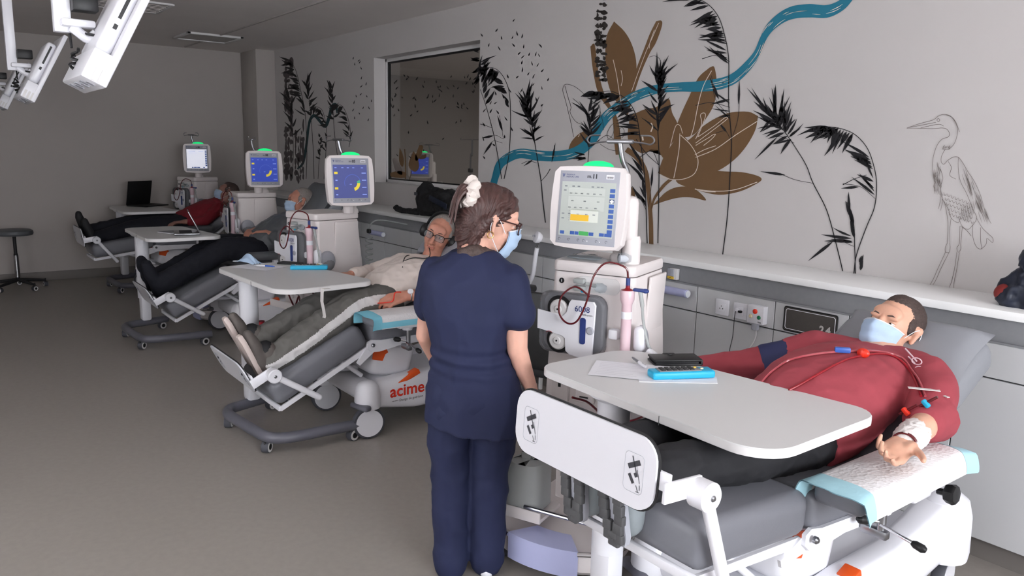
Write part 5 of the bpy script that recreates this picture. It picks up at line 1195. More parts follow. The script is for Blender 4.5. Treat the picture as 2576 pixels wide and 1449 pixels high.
# drooping stem at right
G([(2148, 688), (2155, 640), (2180, 570), (2200, 520), (2205, 460), (2196, 410), (2180, 370), (2150, 338), (2110, 322), (2070, 318)],
  [([(2110, 322), (2070, 318)], rnd, 68, 11, 205, 26, 9), ([(2145, 336), (2100, 320)], rnd, 72, 12, 232, 14, 8), ([(2196, 425), (2185, 390)], rnd, 85, 11, 158, 12, 6), ([(2200, 490), (2196, 440)], rnd, 70, 8, 140, 30, 5)],
  fork=[([(2202, 500), (2165, 470), (2120, 462)], (2160, 470, 185, 45, 7)), ([(2180, 440), (2150, 450), (2120, 465)],)])
G([(2152, 688), (2150, 620), (2147, 560), (2130, 508)], [([(2150, 600), (2135, 520)], rnd, 70, 8, 102, 12, 6), ([(2145, 610), (2140, 590)], rnd, 90, 8, 172, 12, 4), ([(2165, 680), (2160, 650)], rnd, 30, 8, 75, 10, 3)], fork=[([(2148, 620), (2110, 605), (2080, 612)], (2095, 608, 218, 80, 8))])
# in front of the lily
G([(1655, 612), (1657, 500), (1658, 400), (1655, 320), (1658, 260), (1655, 190)], [([(1656, 240), (1655, 190)], rnd, 70, 8, 90, 45, 18), ([(1655, 290), (1655, 230)], rnd, 55, 8, 90, 70, 12), ([(1656, 330), (1655, 280)], rnd, 60, 7, 100, 80, 8)], fork=[([(1657, 415), (1625, 385), (1600, 350)],), ([(1657, 415), (1640, 380), (1610, 395)],)])
G([(1628, 612), (1625, 520), (1622, 450), (1612, 360), (1600, 290), (1575, 250), (1540, 230), (1510, 232)], [([(1560, 240), (1500, 232)], rnd, 60, 12, 195, 16, 10), ([(1600, 290), (1580, 255)], rnd, 62, 11, 195, 20, 7), ([(1612, 340), (1600, 290)], rnd, 60, 8, 170, 30, 6), ([(1622, 460), (1612, 400)], rnd, 62, 7, 115, 18, 6), ([(1626, 520), (1622, 480)], rnd, 50, 7, 120, 25, 4)], fork=[([(1626, 530), (1610, 500), (1595, 500)], (1610, 502, 120, 40, 7)), ([(1632, 520), (1638, 470), (1642, 430)], (1638, 470, 85, 50, 6))])
G([(1478, 420), (1482, 370), (1487, 320), (1482, 290)], [([(1485, 340), (1482, 280)], rnd, 52, 7, 90, 55, 16), ([(1480, 370), (1485, 330)], rnd, 40, 7, 90, 80, 8), ([(1475, 400), (1470, 385)], rnd, 42, 6, 190, 25, 5)], w=1.6)
# between window and machine
G([(1372, 560), (1365, 500), (1361, 455), (1352, 400), (1342, 340), (1335, 300), (1325, 255)], [([(1332, 295), (1322, 250)], rnd, 55, 7, 92, 40, 16), ([(1340, 320), (1330, 290)], rnd, 45, 7, 110, 60, 12), ([(1345, 360), (1338, 330)], rnd, 48, 6, 100, 75, 9)], fork=[([(1361, 456), (1375, 440), (1384, 425)],), ([(1350, 410), (1330, 405), (1312, 412)], (1340, 402, 215, 28, 5)), ([(1388, 408), (1392, 385), (1395, 365)], (1389, 405, 80, 46, 5))])
G([(1268, 450), (1280, 390), (1284, 320), (1282, 240), (1270, 200), (1250, 175), (1225, 168)], [([(1240, 172), (1212, 168)], rnd, 42, 10, 225, 30, 8), ([(1255, 180), (1235, 172)], rnd, 46, 9, 245, 14, 7), ([(1275, 235), (1262, 200)], rnd, 40, 10, 160, 25, 6), ([(1280, 270), (1275, 245)], rnd, 30, 6, 115, 20, 3)], w=1.8)
G([(1262, 450), (1250, 380), (1240, 330), (1222, 265), (1208, 225)], [([(1222, 262), (1205, 180)], rnd, 50, 8, 70, 25, 8), ([(1212, 190), (1208, 150)], rnd, 40, 7, 60, 40, 5)], fork=[([(1238, 322), (1220, 315), (1208, 312)],), ([(1266, 350), (1245, 340), (1215, 347)], (1240, 342, 190, 28, 6)), ([(1264, 360), (1240, 355), (1222, 378)], (1238, 358, 235, 38, 6)), ([(1266, 350), (1262, 320), (1256, 290)], (1264, 330, 108, 42, 6))], w=1.8)
# heron drawn in thin lines
he = B()
def hz(*p): return [(x/2.588+2200, y/2.588+240) for x, y in p]
for pts in (hz((210, 213), (290, 185), (380, 160), (415, 135), (450, 124), (490, 132), (520, 165), (540, 215), (535, 270), (515, 320), (480, 350), (445, 350)), hz((210, 214), (300, 214), (380, 216), (440, 212), (470, 220), (487, 245), (480, 270), (440, 285), (410, 320), (390, 370), (378, 430), (380, 500), (395, 590)),
            hz((215, 210), (300, 195), (400, 175)), hz((300, 212), (350, 200), (420, 188), (450, 200)), hz((460, 124), (500, 140), (530, 175), (553, 238)), hz((455, 355), (435, 400), (435, 435), (452, 448), (475, 425), (510, 403), (545, 402), (575, 440), (610, 500), (650, 560), (690, 650), (715, 740), (740, 800), (760, 835)),
            hz((480, 430), (500, 470), (490, 520), (530, 545)), hz((430, 480), (445, 540), (430, 600), (440, 670), (480, 740), (500, 800), (545, 828), (560, 790)), hz((545, 402), (545, 480), (560, 560), (600, 640), (640, 740), (665, 800), (630, 855), (605, 872), (570, 850), (545, 790)),
            hz((665, 800), (700, 860), (740, 900), (770, 930), (768, 958), (735, 930)), hz((640, 840), (640, 920), (660, 980), (690, 1000), (725, 970), (730, 930)), hz((630, 915), (600, 880), (560, 850)), hz((690, 860), (690, 940), (700, 1003)), hz((430, 640), (425, 700), (415, 740)), hz((440, 640), (440, 700), (430, 750)), hz((455, 690), (470, 770), (478, 840), (474, 960)), hz((498, 800), (490, 870), (490, 960)),
            hz((474, 960), (460, 990), (462, 1018), (485, 1022), (492, 990), (488, 960)), hz((462, 1020), (420, 1110), (385, 1190), (362, 1232)), hz((484, 1024), (440, 1110), (400, 1200), (380, 1234)), hz((556, 850), (552, 960), (536, 990), (540, 1020)), hz((572, 850), (562, 960), (562, 1000), (545, 1022)), hz((536, 1020), (520, 1130), (500, 1215), (485, 1252)), hz((552, 1022), (535, 1130), (518, 1210), (514, 1254)),
            hz((405, 160), (415, 150), (425, 160), (415, 172), (405, 160))): ribbon(he, pts, [1.0, 1.3, 1.0], 5)
rnd2 = random.Random(12)
for k in range(34):       # breast and wing hatching
    t = k/33; x = 395+rnd2.uniform(-8, 40); y = 430+rnd2.uniform(0, 170); ribbon(he, hz((x, y), (x+rnd2.uniform(-6, 8), y+25), (x+rnd2.uniform(-4, 14), y+55)), [.4, 1.1, .4], 3)
for k in range(40):
    y = 470+rnd2.uniform(0, 300); x = 545+(y-470)*.45+rnd2.uniform(0, 60); ribbon(he, hz((x, y), (x+12, y+35), (x+26, y+75)), [.4, 1.1, .4], 3)
for r_ in range(5):       # scale feathers
    for k in range(7):
        x = 450+k*24+r_*8; y = 630+r_*32+k*9; ribbon(he, hz((x, y), (x+8, y+22), (x+20, y+10)), [.6, 1.3, .6], 3)
for k in range(16): x = 440+rnd2.uniform(0, 60); y = 345+rnd2.uniform(-25, 5); ribbon(he, hz((x, y), (x-8, y+14)), [.5, 1], 2)
for k in range(8): ribbon(he, hz((555+k*11, 830-abs(k-4)*8), (565+k*12, 780-k*6), (570+k*13, 720-k*6)), [.6, 1, .6], 3)
Mur('heron_print', he, 'print_grey')
# drifting seeds
sd = B(); rnd3 = random.Random(4)
SP = [(1290, 55), (1246, 80), (1263, 100), (1287, 98), (1303, 90), (1312, 96), (1214, 92), (1229, 118), (1259, 127), (1295, 118), (1317, 122), (1303, 138), (1311, 147), (1312, 162), (1330, 141), (1346, 142), (1358, 143), (1340, 165), (1350, 168), (1363, 120), (1361, 181), (1313, 182), (1327, 190), (1340, 198), (1298, 197), (1377, 204), (1339, 216), (1364, 226), (1309, 233), (1279, 197), (1232, 263), (1232, 285), (1243, 262), (1215, 283), (1220, 318), (1255, 287), (1260, 316), (1276, 304), (1268, 248), (1217, 355), (1245, 368), (1270, 348), (1286, 233), (1350, 255), (1361, 268), (1220, 400), (1290, 330), (1248, 240)]
for x, y in SP: blade(sd, x, y, rnd3.uniform(40, 130), rnd3.uniform(9, 14), rnd3.uniform(2.4, 4), rnd3.uniform(-.5, .5))
for x, y in ((888, 150), (900, 155), (910, 175), (908, 200), (906, 220), (905, 240), (897, 245), (890, 262), (886, 280), (892, 300), (905, 288), (912, 274), (920, 215), (924, 245), (934, 257), (930, 275), (925, 305), (893, 165), (903, 160)): blade(sd, x, y, rnd3.uniform(40, 130), rnd3.uniform(6, 10), 2.4, rnd3.uniform(-.4, .4))
Mur('seed_print', sd, 'print_black')
mat('print_dk', '#2c2929', .8)
# far end of the mural
EPS[0] = YW-.0012
bt = B(); rnd = random.Random(19)
trunk(717, 735, 150, 455, 20, .0); trunk(742, 752, 330, 455, 9); trunk(754, 764, 310, 455, 9); Mur('birch_print', bt, 'print_fade')
b = B(); ribbon(b, [(748, 425), (762, 410), (770, 370), (776, 320), (782, 298), (792, 291), (805, 305), (818, 318), (828, 295), (835, 268), (845, 264), (848, 285)], [4, 6, 6, 6, 7, 8, 7, 8, 8, 7, 8, 3], 5); Mur('ribbon_print', b, 'print_dteal')
EPS[0] -= .0006; rnd = random.Random(23)
G([(770, 450), (772, 380), (768, 290), (757, 230), (745, 180), (732, 155)], [([(740, 175), (730, 152)], rnd, 32, 7, 160, 50, 8), ([(752, 205), (742, 185)], rnd, 30, 6, 160, 25, 6), ([(758, 240), (752, 212)], rnd, 34, 7, 165, 20, 7), ([(768, 290), (758, 245)], rnd, 30, 5, 120, 40, 6)], m='print_dk', w=1.5)
G([(790, 450), (788, 380), (784, 320), (778, 250), (772, 215)], [([(776, 250), (772, 205)], rnd, 30, 5, 92, 45, 16), ([(782, 290), (776, 255)], rnd, 26, 5, 90, 70, 8)], m='print_dk', w=1.4)
G([(850, 400), (842, 340), (838, 280), (834, 230)], [([(836, 260), (834, 222)], rnd, 28, 5, 92, 42, 14), ([(840, 300), (836, 270)], rnd, 26, 5, 95, 70, 8)], m='print_dk', w=1.3)
G([(815, 450), (820, 380), (822, 330), (812, 280), (795, 268), (788, 270)], [([(808, 278), (790, 266)], rnd, 24, 6, 235, 30, 8), ([(822, 320), (812, 290)], rnd, 24, 5, 150, 40, 6), ([(820, 380), (822, 340)], rnd, 24, 4, 130, 40, 4)], m='print_dk', w=1.3)
G([(878, 370), (882, 340), (876, 300), (862, 268), (845, 262)], [([(862, 268), (845, 262)], rnd, 24, 6, 230, 30, 8), ([(876, 310), (868, 280)], rnd, 26, 5, 165, 30, 6), ([(880, 350), (876, 320)], rnd, 22, 4, 110, 50, 6)], m='print_dk', w=1.3)
G([(735, 450), (738, 380), (735, 300), (730, 260)], [([(732, 290), (728, 240)], rnd, 34, 6, 95, 40, 12), ([(738, 340), (734, 300)], rnd, 30, 5, 90, 60, 8)], m='print_dk', w=1.4)
G([(800, 450), (803, 400), (808, 360), (805, 345)], [([(806, 400), (805, 345)], rnd, 16, 5, 110, 60, 10)], m='print_dk', w=1.2)
# prints on the window glass
EPS[0] = YW+WD-.0045
gs = B(); rnd = random.Random(31)
for k in range(62):
    x, y = rnd.uniform(985, 1200), 190+abs(rnd.gauss(0, 85)); 
    if y < 440: blade(gs, x, y, rnd.choice((rnd.uniform(70, 110), rnd.uniform(110, 140), rnd.uniform(50, 70))), rnd.uniform(6, 11), rnd.uniform(2, 3.4), rnd.uniform(-.4, .4))
O('glass_seed_print', gs, 'print_black', w1, flat=True)
gf = B()
for pts in ([(1005, 372), (1012, 385), (1016, 405), (1012, 420), (1004, 405)], [(1055, 365), (1064, 368), (1060, 390), (1048, 405), (1044, 395)], [(1040, 380), (1050, 395), (1054, 420), (1045, 432), (1032, 425), (1028, 410)], [(982, 435), (1000, 430), (1020, 434), (1018, 447), (985, 445)], [(1060, 392), (1072, 388), (1070, 398), (1055, 400)]): fillp(gf, pts, 3)
ribbon(gf, [(1020, 450), (1020, 410), (1018, 375)], [2.5, 3, 2]); ribbon(gf, [(1030, 452), (1036, 430)], [1.5, 1.5]); O('glass_flower_print', gf, 'brown', w1, flat=True)
gg = B()
for pts in ([(987, 400), (995, 398), (1008, 420), (1012, 440), (995, 430)],): fillp(gg, pts, 3)
O('glass_leaf_print', gg, 'print_grey', w1, flat=True)
gr = B(); rnd = random.Random(41)
for x, y, a, n in ((1203, 128, 150, 3), (1205, 150, 175, 6), (1205, 172, 215, 4), (1205, 195, 225, 5)):
    for k in range(n): blade(gr, x+1, y+rnd.uniform(-5, 5), a+rnd.uniform(-14, 14), rnd.uniform(16, 26), 5, 0)
O('glass_grass_print', gr, 'print_black', w1, flat=True)
# ------------------------------------------------------------ fittings on the cabinets
def socket(label, x, plug=False):
    t = thing('wall_socket', label, 'socket', (x, YF, .895), 0, 'wall sockets')
    O('plate', B().box((0, -.006, 0), (.092, .012, .092), bev=.005, seg=3), 'white', t); O('insert', B().box((0, -.013, 0), (.05, .006, .05), bev=.003), 'white', t)
    if not plug:
        for a, b_ in ((-.01, -.006), (.01, -.006), (0, .008)): O('hole', B().cyl((a, -.0165, b_), (a, -.0155, b_), .003), 'black', t)
    else:
        pl = O('plug', B().box((-.005, -.025, .008), (.028, .02, .02), Matrix.Rotation(R(15), 3, 'Y'), bev=.003), 'white', t); O('plug_end', B().box((.014, -.03, .002), (.02, .016, .012), bev=.002), 'black', t)
        O('cord', B().tube(cr([(-.016, -.028, .004), (-.024, -.024, -.04), (-.03, -.02, -.15), (-.045, -.02, -.25), (-.04, -.02, -.4)], 6), .002, 6), 'black', t)
socket('white wall socket without a plug', -2.721); socket('white wall socket with a black cord plugged in', -2.597, True)
t = thing('nurse_call_unit', 'white call unit with red, yellow and green buttons', 'call button', (-2.478, YF, .9))
O('case', B().box((0, -.02, 0), (.104, .04, .1), bev=.004), 'white', t)
for a, b_, r_, m, nm in ((-.0, .018, .014, 'red', 'red_button'), (-.026, -.012, .011, 'cream', 'yellow_button'), (.026, -.012, .011, 'green', 'green_button')): O(nm, B().lathe([(r_, 0), (r_, .004), (r_*.6, .008)], (a, -.04, b_), (0, -1, 0), 18), m, t)
O('cord_socket', B().box((-.005, -.022, -.065), (.04, .03, .05), bev=.01), 'machg', t); O('cord', B().tube(cr([(0, -.02, -.09), (0, -.02, -.13), (-.03, -.02, -.19), (-.1, -.03, -.28), (-.18, -.05, -.38)], 6), .003, 6), 'whitem', t); O('printing', B().box((.03, -.0405, -.036), (.02, .001, .002)).box((.03, -.0405, -.041), (.02, .001, .002)), 'ink', t)
def numpanel(label, x, z, txt, w=.3, h=.125):
    t = thing('number_panel', label, 'sign', (x, YF, z)); O('panel', B().prism(rrect(w, h, .01, 3), (0, 0, 0), (1, 0, 0), (0, 0, 1), .006), 'dpanel', t)
    o_ = rrect(w-.02, h-.02, .012, 4); O('border_line', B().tube([(a, -.0068, b_) for a, b_ in o_], .0016, 5, closed=True), 'white', t)
    O('edge', B().tube([(a, -.004, b_) for a, b_ in rrect(w, h, .01, 3)], .004, 6, closed=True), 'black', t)
    if txt: TX('number', txt, .05, (.088, -.007, -.022), (1, 0, 0), (0, 0, 1), 'machg2', t, bold=.0022)
mat('dpanel', '#4d4946', .5, var=.05, vscale=60); mat('machg2', '#c9c6c4', .5)
numpanel('dark panel numbered 2.4 on the cabinet', -2.173, .908, '2.4'); numpanel('dark panel half hidden behind the man in red', -2.19, .72, '', .27, .14)
t = thing('key_switch', 'grey and yellow switch on the grey strip', 'switch', (-3.106, YF+.012, 1.035)); O('plate', B().box((.012, -.012, 0), (.06, .026, .068), bev=.004), 'whitem', t); O('rocker', B().box((-.004, -.027, .008), (.05, .008, .046), bev=.003), 'machg', t); O('yellow_label', B().box((-.004, -.026, -.024), (.05, .006, .016), bev=.002), 'yellow', t); O('keyhole', B().box((-.004, -.03, -.023), (.008, .003, .003)), 'black', t)
def lavroll(label, x, z):
    t = thing('lavender_cylinder', label, 'lamp', (x, YF-.03, z), 0, 'lavender tubes'); O('tube', B().lathe([(.02, -.14), (.024, -.135), (.024, .135), (.02, .14)], (0, -.02, 0), (1, 0, 0), 24), 'lav', t); O('end_cap', B().lathe([(.021, .14), (.021, .143)], (0, -.02, 0), (1, 0, 0), 24), 'maskw', t); O('mount', B().box((0, .01, 0), (.1, .04, .03), bev=.004), 'white', t)  # plastic cylinder handle on the cabinet front, gives no light
lavroll('lavender plastic cylinder just right of the nearest machine', -3.08, .94); lavroll('lavender plastic cylinder beside the man with headphones', -6.86, .915)
t = thing('gooseneck_lamp', 'white gooseneck lamp behind the nurse', 'lamp', (-4.2, 3.4, 0)); O('head', B().lathe([(.012, -.03), (.03, -.025), (.042, 0), (.04, .014), (.02, .022)], (.02, .0, 1.155), (-.25, -.9, .3), 24), 'white', t)
O('vents', B().box((-.0, -.026, 1.165), (.004, .003, .014)).box((.012, -.026, 1.167), (.004, .003, .014)).box((.024, -.026, 1.165), (.004, .003, .014)), 'machg', t); O('joint', B().cyl((.03, 0, 1.12), (.018, 0, 1.075), .01), 'chrome', t)
O('neck', B().tube(cr([(.018, 0, 1.08), (.0, 0, 1.0), (-.04, .02, .9), (-.1, .04, .82), (-.2, .08, .77), (-.3, .17, .75), (-.34, .2, .75)], 6), .016, 12), 'white', t)
# coiled cable behind the second machine
t = thing('coiled_cable', 'clear coiled cable hanging behind the second machine', 'cable', (-6.35, 3.2, 0)); pts = [V(.03*math.cos(a), .03*math.sin(a), .95-a*.008) for a in [k*.5 for k in range(110)]]; O('coil', B().tube(pts, .006, 6), 'plast', t); O('connector', B().box((.0, 0, 1.0), (.05, .03, .04), bev=.01), 'black', t); O('lead', B().tube(cr([(0, 0, 1.02), (.06, 0, 1.08), (.05, .1, 1.1), (-.02, .42, 1.04)], 6), .006, 8), 'plast', t)
# ------------------------------------------------------------ things on the shelf
mat('bag', '#111114', .75, var=.2, vscale=20, bump=.3, bscale=40); mat('puffer', '#1a2030', .45, var=.15, vscale=14, bump=.3, bscale=30); mat('puffer_red', '#7a2320', .7)
t = thing('shoulder_bag', 'black shoulder bag lying on the shelf behind the man with headphones', 'bag', (-6.0, 3.76, 1.134))
bb = B(); bb.box((-.08, 0, .12), (.5, .2, .2), Matrix.Rotation(R(-12), 3, 'Y'), bev=.06, seg=3); bb.ell((.2, 0, .09), (.3, .13, .09)); bb.ell((-.28, -.0, .16), (.12, .09, .15)); bb.limb([V(-.3, -.05, .2), V(-.3, -.02, .27), V(-.1, 0, .24), V(.2, 0, .2)], [.02, .03, .03, .02])
O('bag_body', remesh(bb, .012, 3, fn=folds(.02, 9, 3)), 'bag', t); O('strap', remesh(B().limb([V(-.3, -.08, .03), V(-.55, -.1, .02), V(-.75, -.06, .035)], [.03, .028, .03]), .012, 2, fn=folds(.012, 14, 5)), 'bag', t); O('zip_panel', B().box((.12, -.125, .15), (.3, .01, .05), Matrix.Rotation(R(12), 3, 'Y'), bev=.004), 'puffer', t); O('buckle', B().box((-.27, -.12, .2), (.05, .01, .03), bev=.004), 'ink', t)
t = thing('folded_jacket', 'folded dark blue quilted jacket with red lining at the right edge', 'jacket', (-1.17, 3.74, 1.134)); jb = B()
for k, (x, z, r_, l) in enumerate(((.0, .05, .062, .3), (.03, .12, .05, .28), (.05, .18, .06, .24))): jb.cap((x-l/2, -.01, z), (x+l/2, -.01, z), r_, r_*.95, sq=1.2)
jb.ell((-.06, -.02, .2), (.08, .07, .06)); jb.ell((.1, .0, .12), (.17, .1, .12))
O('quilted_shell', remesh(jb, .008, 2, fn=folds(.03, 12, 9, (1, 1, 1))), 'puffer', t); O('lining', B().ell((-.17, -.03, .052), (.045, .04, .042)), 'puffer_red', t)
# ------------------------------------------------------------ ceiling-hung televisions
def tv(label, x, y, z):
    t = thing('hanging_television', label, 'television', (x, y, 0), 0, 'ceiling-hung televisions')
    O('post', B().box((0, 0, (z+ZC)/2), (.05, .06, ZC-z), bev=.004), 'white', t); O('ceiling_flange', B().box((0, 0, ZC-.015), (.16, .16, .03), bev=.006), 'white', t)
    tilt = R(-27); Rm = Matrix.Rotation(tilt, 3, 'X'); c = V(.12, .145, z-.0)
    def q(a, b_, h): return c+Rm @ V(a, b_, h)
    pn = O('panel', B().box(q(0, .03, .02), (.46, .028, .5), Rm, bev=.006), 'white', t); O('screen', B().box(q(0, .0445, .03), (.42, .002, .42), Rm), 'black', pn)
    hs = O('housing', B().box(q(.0, -.012, .04), (.34, .06, .3), Rm, bev=.02, seg=3).box(q(0, -.006, -.17), (.45, .085, .12), Rm, bev=.008), 'white', t)
    for k in range(6): O('vent_slot', B().box(q(-.15+.06*k, -.012+.012*(k % 2), -.231), (.045, .03, .003), Rm), 'machg', hs)
    for k in range(3): O('rib', B().box(q(.226, -.03+.022*k, -.2), (.004, .014, .05), Rm), 'whitem', hs)
    O('port_strip', B().box(q(.171, -.012, .1), (.003, .012, .13), Rm).box(q(.171, -.012, -.0), (.003, .014, .02), Rm), 'black', hs)
    O('arm', B().box((.03, .05, z+.035), (.07, .12, .03), bev=.01).tube(cr([(.03, .03, z+.02), (.05, .08, z-.02), (.06, .11, z)], 5), .02, 10), 'white', t)
    O('power_brick', B().box((.045, .075, z+.11), (.07, .09, .06), bev=.006), 'black', t)
    cb = B(); cb.tube(cr([(.03, .02, z-.005), (.05, .02, z-.06)], 5), .005, 6); rnd = random.Random(int(x*10))
    cb.tube(cr([V(.05+rnd.uniform(-.02, .02), .02+rnd.uniform(-.035, .025), z-.06-k*.007) for k in range(16)], 4), .006, 6); O('cable_bundle', cb, 'black', t)
    O('cable', B().tube(cr([(.03, .06, z), (.1, .09, z-.01), (.17, .12, z-.03)], 5), .006, 6), 'black', t)
tv('white ceiling-hung television nearest the camera, seen from the side', -3.6, .5, 2.165); tv('white ceiling-hung television in the middle of the row', -6.5, .58, 2.215); tv('white ceiling-hung television farthest along the row', -9.4, .66, 2.25)
# ------------------------------------------------------------ stool, wheelchair, infusion stand
t = thing('stool', 'dark wheeled stool at the left edge', 'stool', (-10.75, .83, 0)); O('seat', B().lathe([(.1, .63), (.19, .64), (.2, .66), (.195, .69), (.17, .705), (.05, .71)], n=28), 'vinyl_d', t); O('gas_column', B().cyl((0, 0, .1), (0, 0, .42), .022).cyl((0, 0, .4), (0, 0, .64), .018), 'blackm', t); O('chrome_sleeve', B().cyl((0, 0, .14), (0, 0, .4), .028), 'chrome', t)
for k in range(5):
    a = 2*math.pi*k/5+.5; lg = O('foot_arm', B().tube([(0, 0, .11), (.16*math.cos(a), .16*math.sin(a), .09), (.29*math.cos(a), .29*math.sin(a), .075)], [.022, .018, .014], 10), 'blackm', t); castor(t, .29*math.cos(a), .29*math.sin(a), a, .03)
t = thing('wheelchair', 'black wheelchair parked behind the nurse beside the nearest machine', 'wheelchair', (-3.35, 2.85, 0), R(200))
for s_ in (-1, 1):
    O('armrest', B().box((s_*.25, .0, .92), (.06, .4, .045), bev=.018, seg=3), 'black', t); O('side_panel', B().box((s_*.25, 0, .72), (.012, .36, .34), bev=.006), 'blackm', t)
    O('frame_tube', B().tube(cr([(s_*.24, -.3, .25), (s_*.24, -.28, .5), (s_*.24, .0, .52), (s_*.24, .25, .55), (s_*.24, .28, 1.02)], 5), .013, 10), 'whitem', t)
    wh = O('wheel', B().tube([(s_*.3, .1+.29*math.cos(a), .3+.29*math.sin(a)) for a in [2*math.pi*k/40 for k in range(40)]], .013, 8, closed=True), 'rubber', t)
    for k in range(10): a = 2*math.pi*k/10; O('spoke', B().tube([(s_*.3, .1, .3), (s_*.3, .1+.285*math.cos(a), .3+.285*math.sin(a))], .002, 5), 'chrome', wh)
    castor(t, s_*.22, -.28, .3, .08)
O('seat', B().box((0, 0, .52), (.44, .42, .05), bev=.015), 'blackm', t); O('backrest', B().box((0, .25, .78), (.44, .04, .42), bev=.012), 'black', t); O('emblem', B().tube([(.2565, .1+.02*math.cos(a), .76+.02*math.sin(a)) for a in [2*math.pi*k/16 for k in range(16)]], .002, 5, closed=True), 'machg', t)
t = thing('infusion_stand', 'chrome infusion stand in the next room behind the window', 'infusion stand', (-7.75, 5.25, 0)); O('pole', B().tube(cr([(0, 0, .08), (0, 0, 1.55), (.03, 0, 1.68), (.03, 0, 1.86)], 5), .012, 10), 'steel', t); O('clamp', B().box((0, 0, 1.5), (.05, .05, .05), bev=.01), 'black', t); O('hook_bar', B().tube(cr([(-.2, 0, 1.88), (-.22, 0, 1.86), (-.1, 0, 1.86), (.03, 0, 1.86), (.16, 0, 1.86), (.28, 0, 1.86), (.26, 0, 1.88)], 4), .005, 8), 'chrome', t)
for k in range(5): a = 2*math.pi*k/5; O('leg', B().tube([(0, 0, .1), (.28*math.cos(a), .28*math.sin(a), .03)], .012, 8), 'steel', t)
machine('white dialysis machine in the next room, seen through the window', (-9.45, 5.6, 0), R(42), 'blue', '07', full=False)
# ------------------------------------------------------------ blood lines on the patients and machines
def line(label, pts, r, m, n=6, extra=()):
    t = thing('blood_line', label, 'tube', (0, 0, 0), 0, 'blood lines'); O('tube', B().tube(cr(pts, n), r, 8), m, t)
    for nm, b_, mm in extra: O(nm, b_, mm, t)
    return t
def fx(px, py, X): return onX(px, py, X)
mat('tubep', '#a84a52', .25, coat=.5)
from mathutils.bvhtree import BVHTree
def bvh(*names):
    out = []
    dg = bpy.context.evaluated_depsgraph_get(); dg.update()
    for o in names: out.append(BVHTree.FromPolygons([o.matrix_world @ v.co for v in o.data.vertices], [p.vertices[:] for p in o.data.polygons]))
    return out
bpy.context.view_layer.update()
SW = bvh(*[c for o in bpy.data.objects if o.name == 'person.001' for c in o.children if c.name.startswith(('sweater', 'trousers', 'body', 'gauze'))])
def lay(px, py, off, X=-1.2):
    """the point on the reclining man's clothes below a point of the photograph, lifted off the cloth"""
    d = ray(px, py).normalized(); best = None
    for tree in SW:
        h = tree.ray_cast(CAMP, d)
        if h[0] and (best is None or h[3] < best[1]): best = (h[0]+h[1].normalized()*off*(1 if h[1].dot(d) < 0 else -1), h[3])
    return best[0] if best else onX(px, py, X)
c1 = lay(2120, 888, .012); c2 = lay(2168, 896, .014)
line('pink blood line with blue clip over the chest of the man in red', [lay(*p, .006) for p in ((1915, 968), (1935, 945), (1960, 925), (1985, 910), (2020, 900), (2060, 893), (2090, 890), (2120, 888), (2160, 886), (2200, 887), (2240, 893), (2270, 905), (2295, 930), (2315, 960), (2328, 1000))], .0045, 'tubep', 3, [('blue_clip', B().box(c1, (.055, .02, .02), Matrix.Rotation(R(40), 3, 'Z'), bev=.004), 'blue')])
line('dark blood line with red clip over the belly of the man in red', [lay(*p, .006) for p in ((1985, 985), (2010, 972), (2040, 955), (2070, 937), (2100, 920), (2135, 905), (2168, 898), (2200, 893), (2235, 895), (2265, 910), (2290, 935), (2305, 960), (2318, 1000))], .0045, 'dred', 3, [('red_clip', B().ell(c2, (.024, .014, .018)).box(c2, (.02, .03, .028), bev=.006), 'red')])
q = lay(2325, 985, .006)
t = thing('tape_strip', 'strip of white tape across the tubes on the sleeve', 'tape', q); O('strip', B().box((0, 0, .004), (.1, .02, .002), Matrix.Rotation(R(35), 3, 'Z')).box((.05, .03, -.01), (.05, .012, .002), Matrix.Rotation(R(-20), 3, 'Z')), 'tape', t)
q = lay(2310, 915, .012)
t = thing('tube_clamp', 'pale pink scissor clamp loops on the shoulder of the man in red', 'clamp', q); O('loops', B().tube([V(.0+.018*math.cos(a), .0, .0+.012*math.sin(a)) for a in [2*math.pi*k/16 for k in range(16)]], .0022, 6, closed=True).tube([V(.018+.016*math.cos(a), -.01, -.026+.012*math.sin(a)) for a in [2*math.pi*k/16 for k in range(16)]], .0022, 6, closed=True).tube([(-.06, .03, .03), (0, 0, 0)], .003, 6).tube([(-.05, .04, .0), (.01, 0, -.02)], .003, 6), 'pink', t)
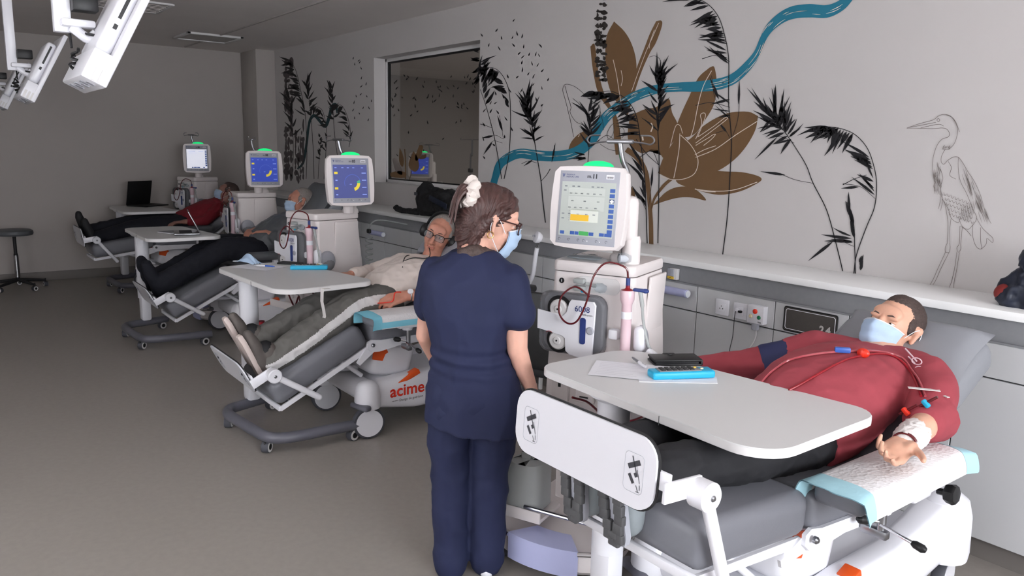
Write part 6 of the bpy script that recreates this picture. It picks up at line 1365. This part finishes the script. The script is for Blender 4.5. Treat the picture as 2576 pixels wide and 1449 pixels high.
for nm, px, py, m, lab in (('blue_connector', 2330, 1022, 'cyan', 'small blue tube connector below the rolled sleeve'), ('red_connector', 2285, 1040, 'red', 'small red tube connector below the rolled sleeve')):
    q = lay(px, py, .012); t = thing(nm, lab, 'connector', q); O('shell', B().box((0, 0, 0), (.03, .016, .016), Matrix.Rotation(R(40), 3, 'Y'), bev=.004), m, t); O('stub', B().tube([(-.02, 0, -.015), (.03, .01, .03)], .005, 8), 'blood', t)
line('dark red blood lines looping below the nearest machine', [fx(1440, 1000, -2.2), fx(1475, 1010, -2.2), fx(1500, 1030, -2.2), fx(1520, 1050, -2.2), fx(1580, 1060, -2.15), fx(1650, 1035, -2.0), fx(1700, 1030, -1.9)], .005, 'blood')
line('dark red blood lines over the lap of the man with headphones', [fx(780, 730, -4.75), fx(800, 745, -4.7), fx(850, 742, -4.6), fx(900, 735, -4.45), fx(950, 742, -4.3), fx(985, 755, -4.12)], .005, 'blood')
line('dark red tubes hanging under the second machine', [fx(722, 730, -5.25), fx(732, 755, -5.2), fx(742, 770, -5.2), fx(752, 745, -5.2), fx(758, 775, -5.15), fx(780, 760, -5.1)], .006, 'blood')
# packages on the nearest machine
Mz = Matrix.Rotation(R(23), 4, 'Z'); base = V(-2.416, 2.276, 1.281)
t = thing('wrapped_pack', 'clear wrapped tubing pack lying on the nearest machine', 'packet', base+(Mz @ V(-.06, .06, 0)), R(23)); vs = []; N = 12
for j in range(N+1):
    for i in range(N+1): u, v = i/N*2-1, j/N*2-1; vs.append((u*.1, v*.05, .004+.022*(1-u*u)*(1-v*v)*(1+.6*noise.noise(V(u*4, v*4, 1)))+.004*abs(noise.noise(V(u*7, v*7, 2)))))
O('film', B().add(vs, [(j*(N+1)+i, j*(N+1)+i+1, (j+1)*(N+1)+i+1, (j+1)*(N+1)+i) for j in range(N) for i in range(N)]), 'clear', t, ang=60); O('insert', B().box((-.01, 0, .006), (.15, .04, .006), bev=.002), 'boot_up', t)
t = thing('wrapped_syringe', 'clear wrapped roll at the right corner of the nearest machine', 'packet', base+(Mz @ V(.12, .06, 0)), R(40)); O('roll', B().lathe([(.012, -.03), (.022, -.025), (.024, .0), (.022, .025), (.012, .03)], (0, 0, .024), (1, .3, 0), 18), 'clear', t); O('core', B().lathe([(.014, -.02), (.014, .02)], (0, 0, .022), (1, .3, 0), 16), 'paper', t)
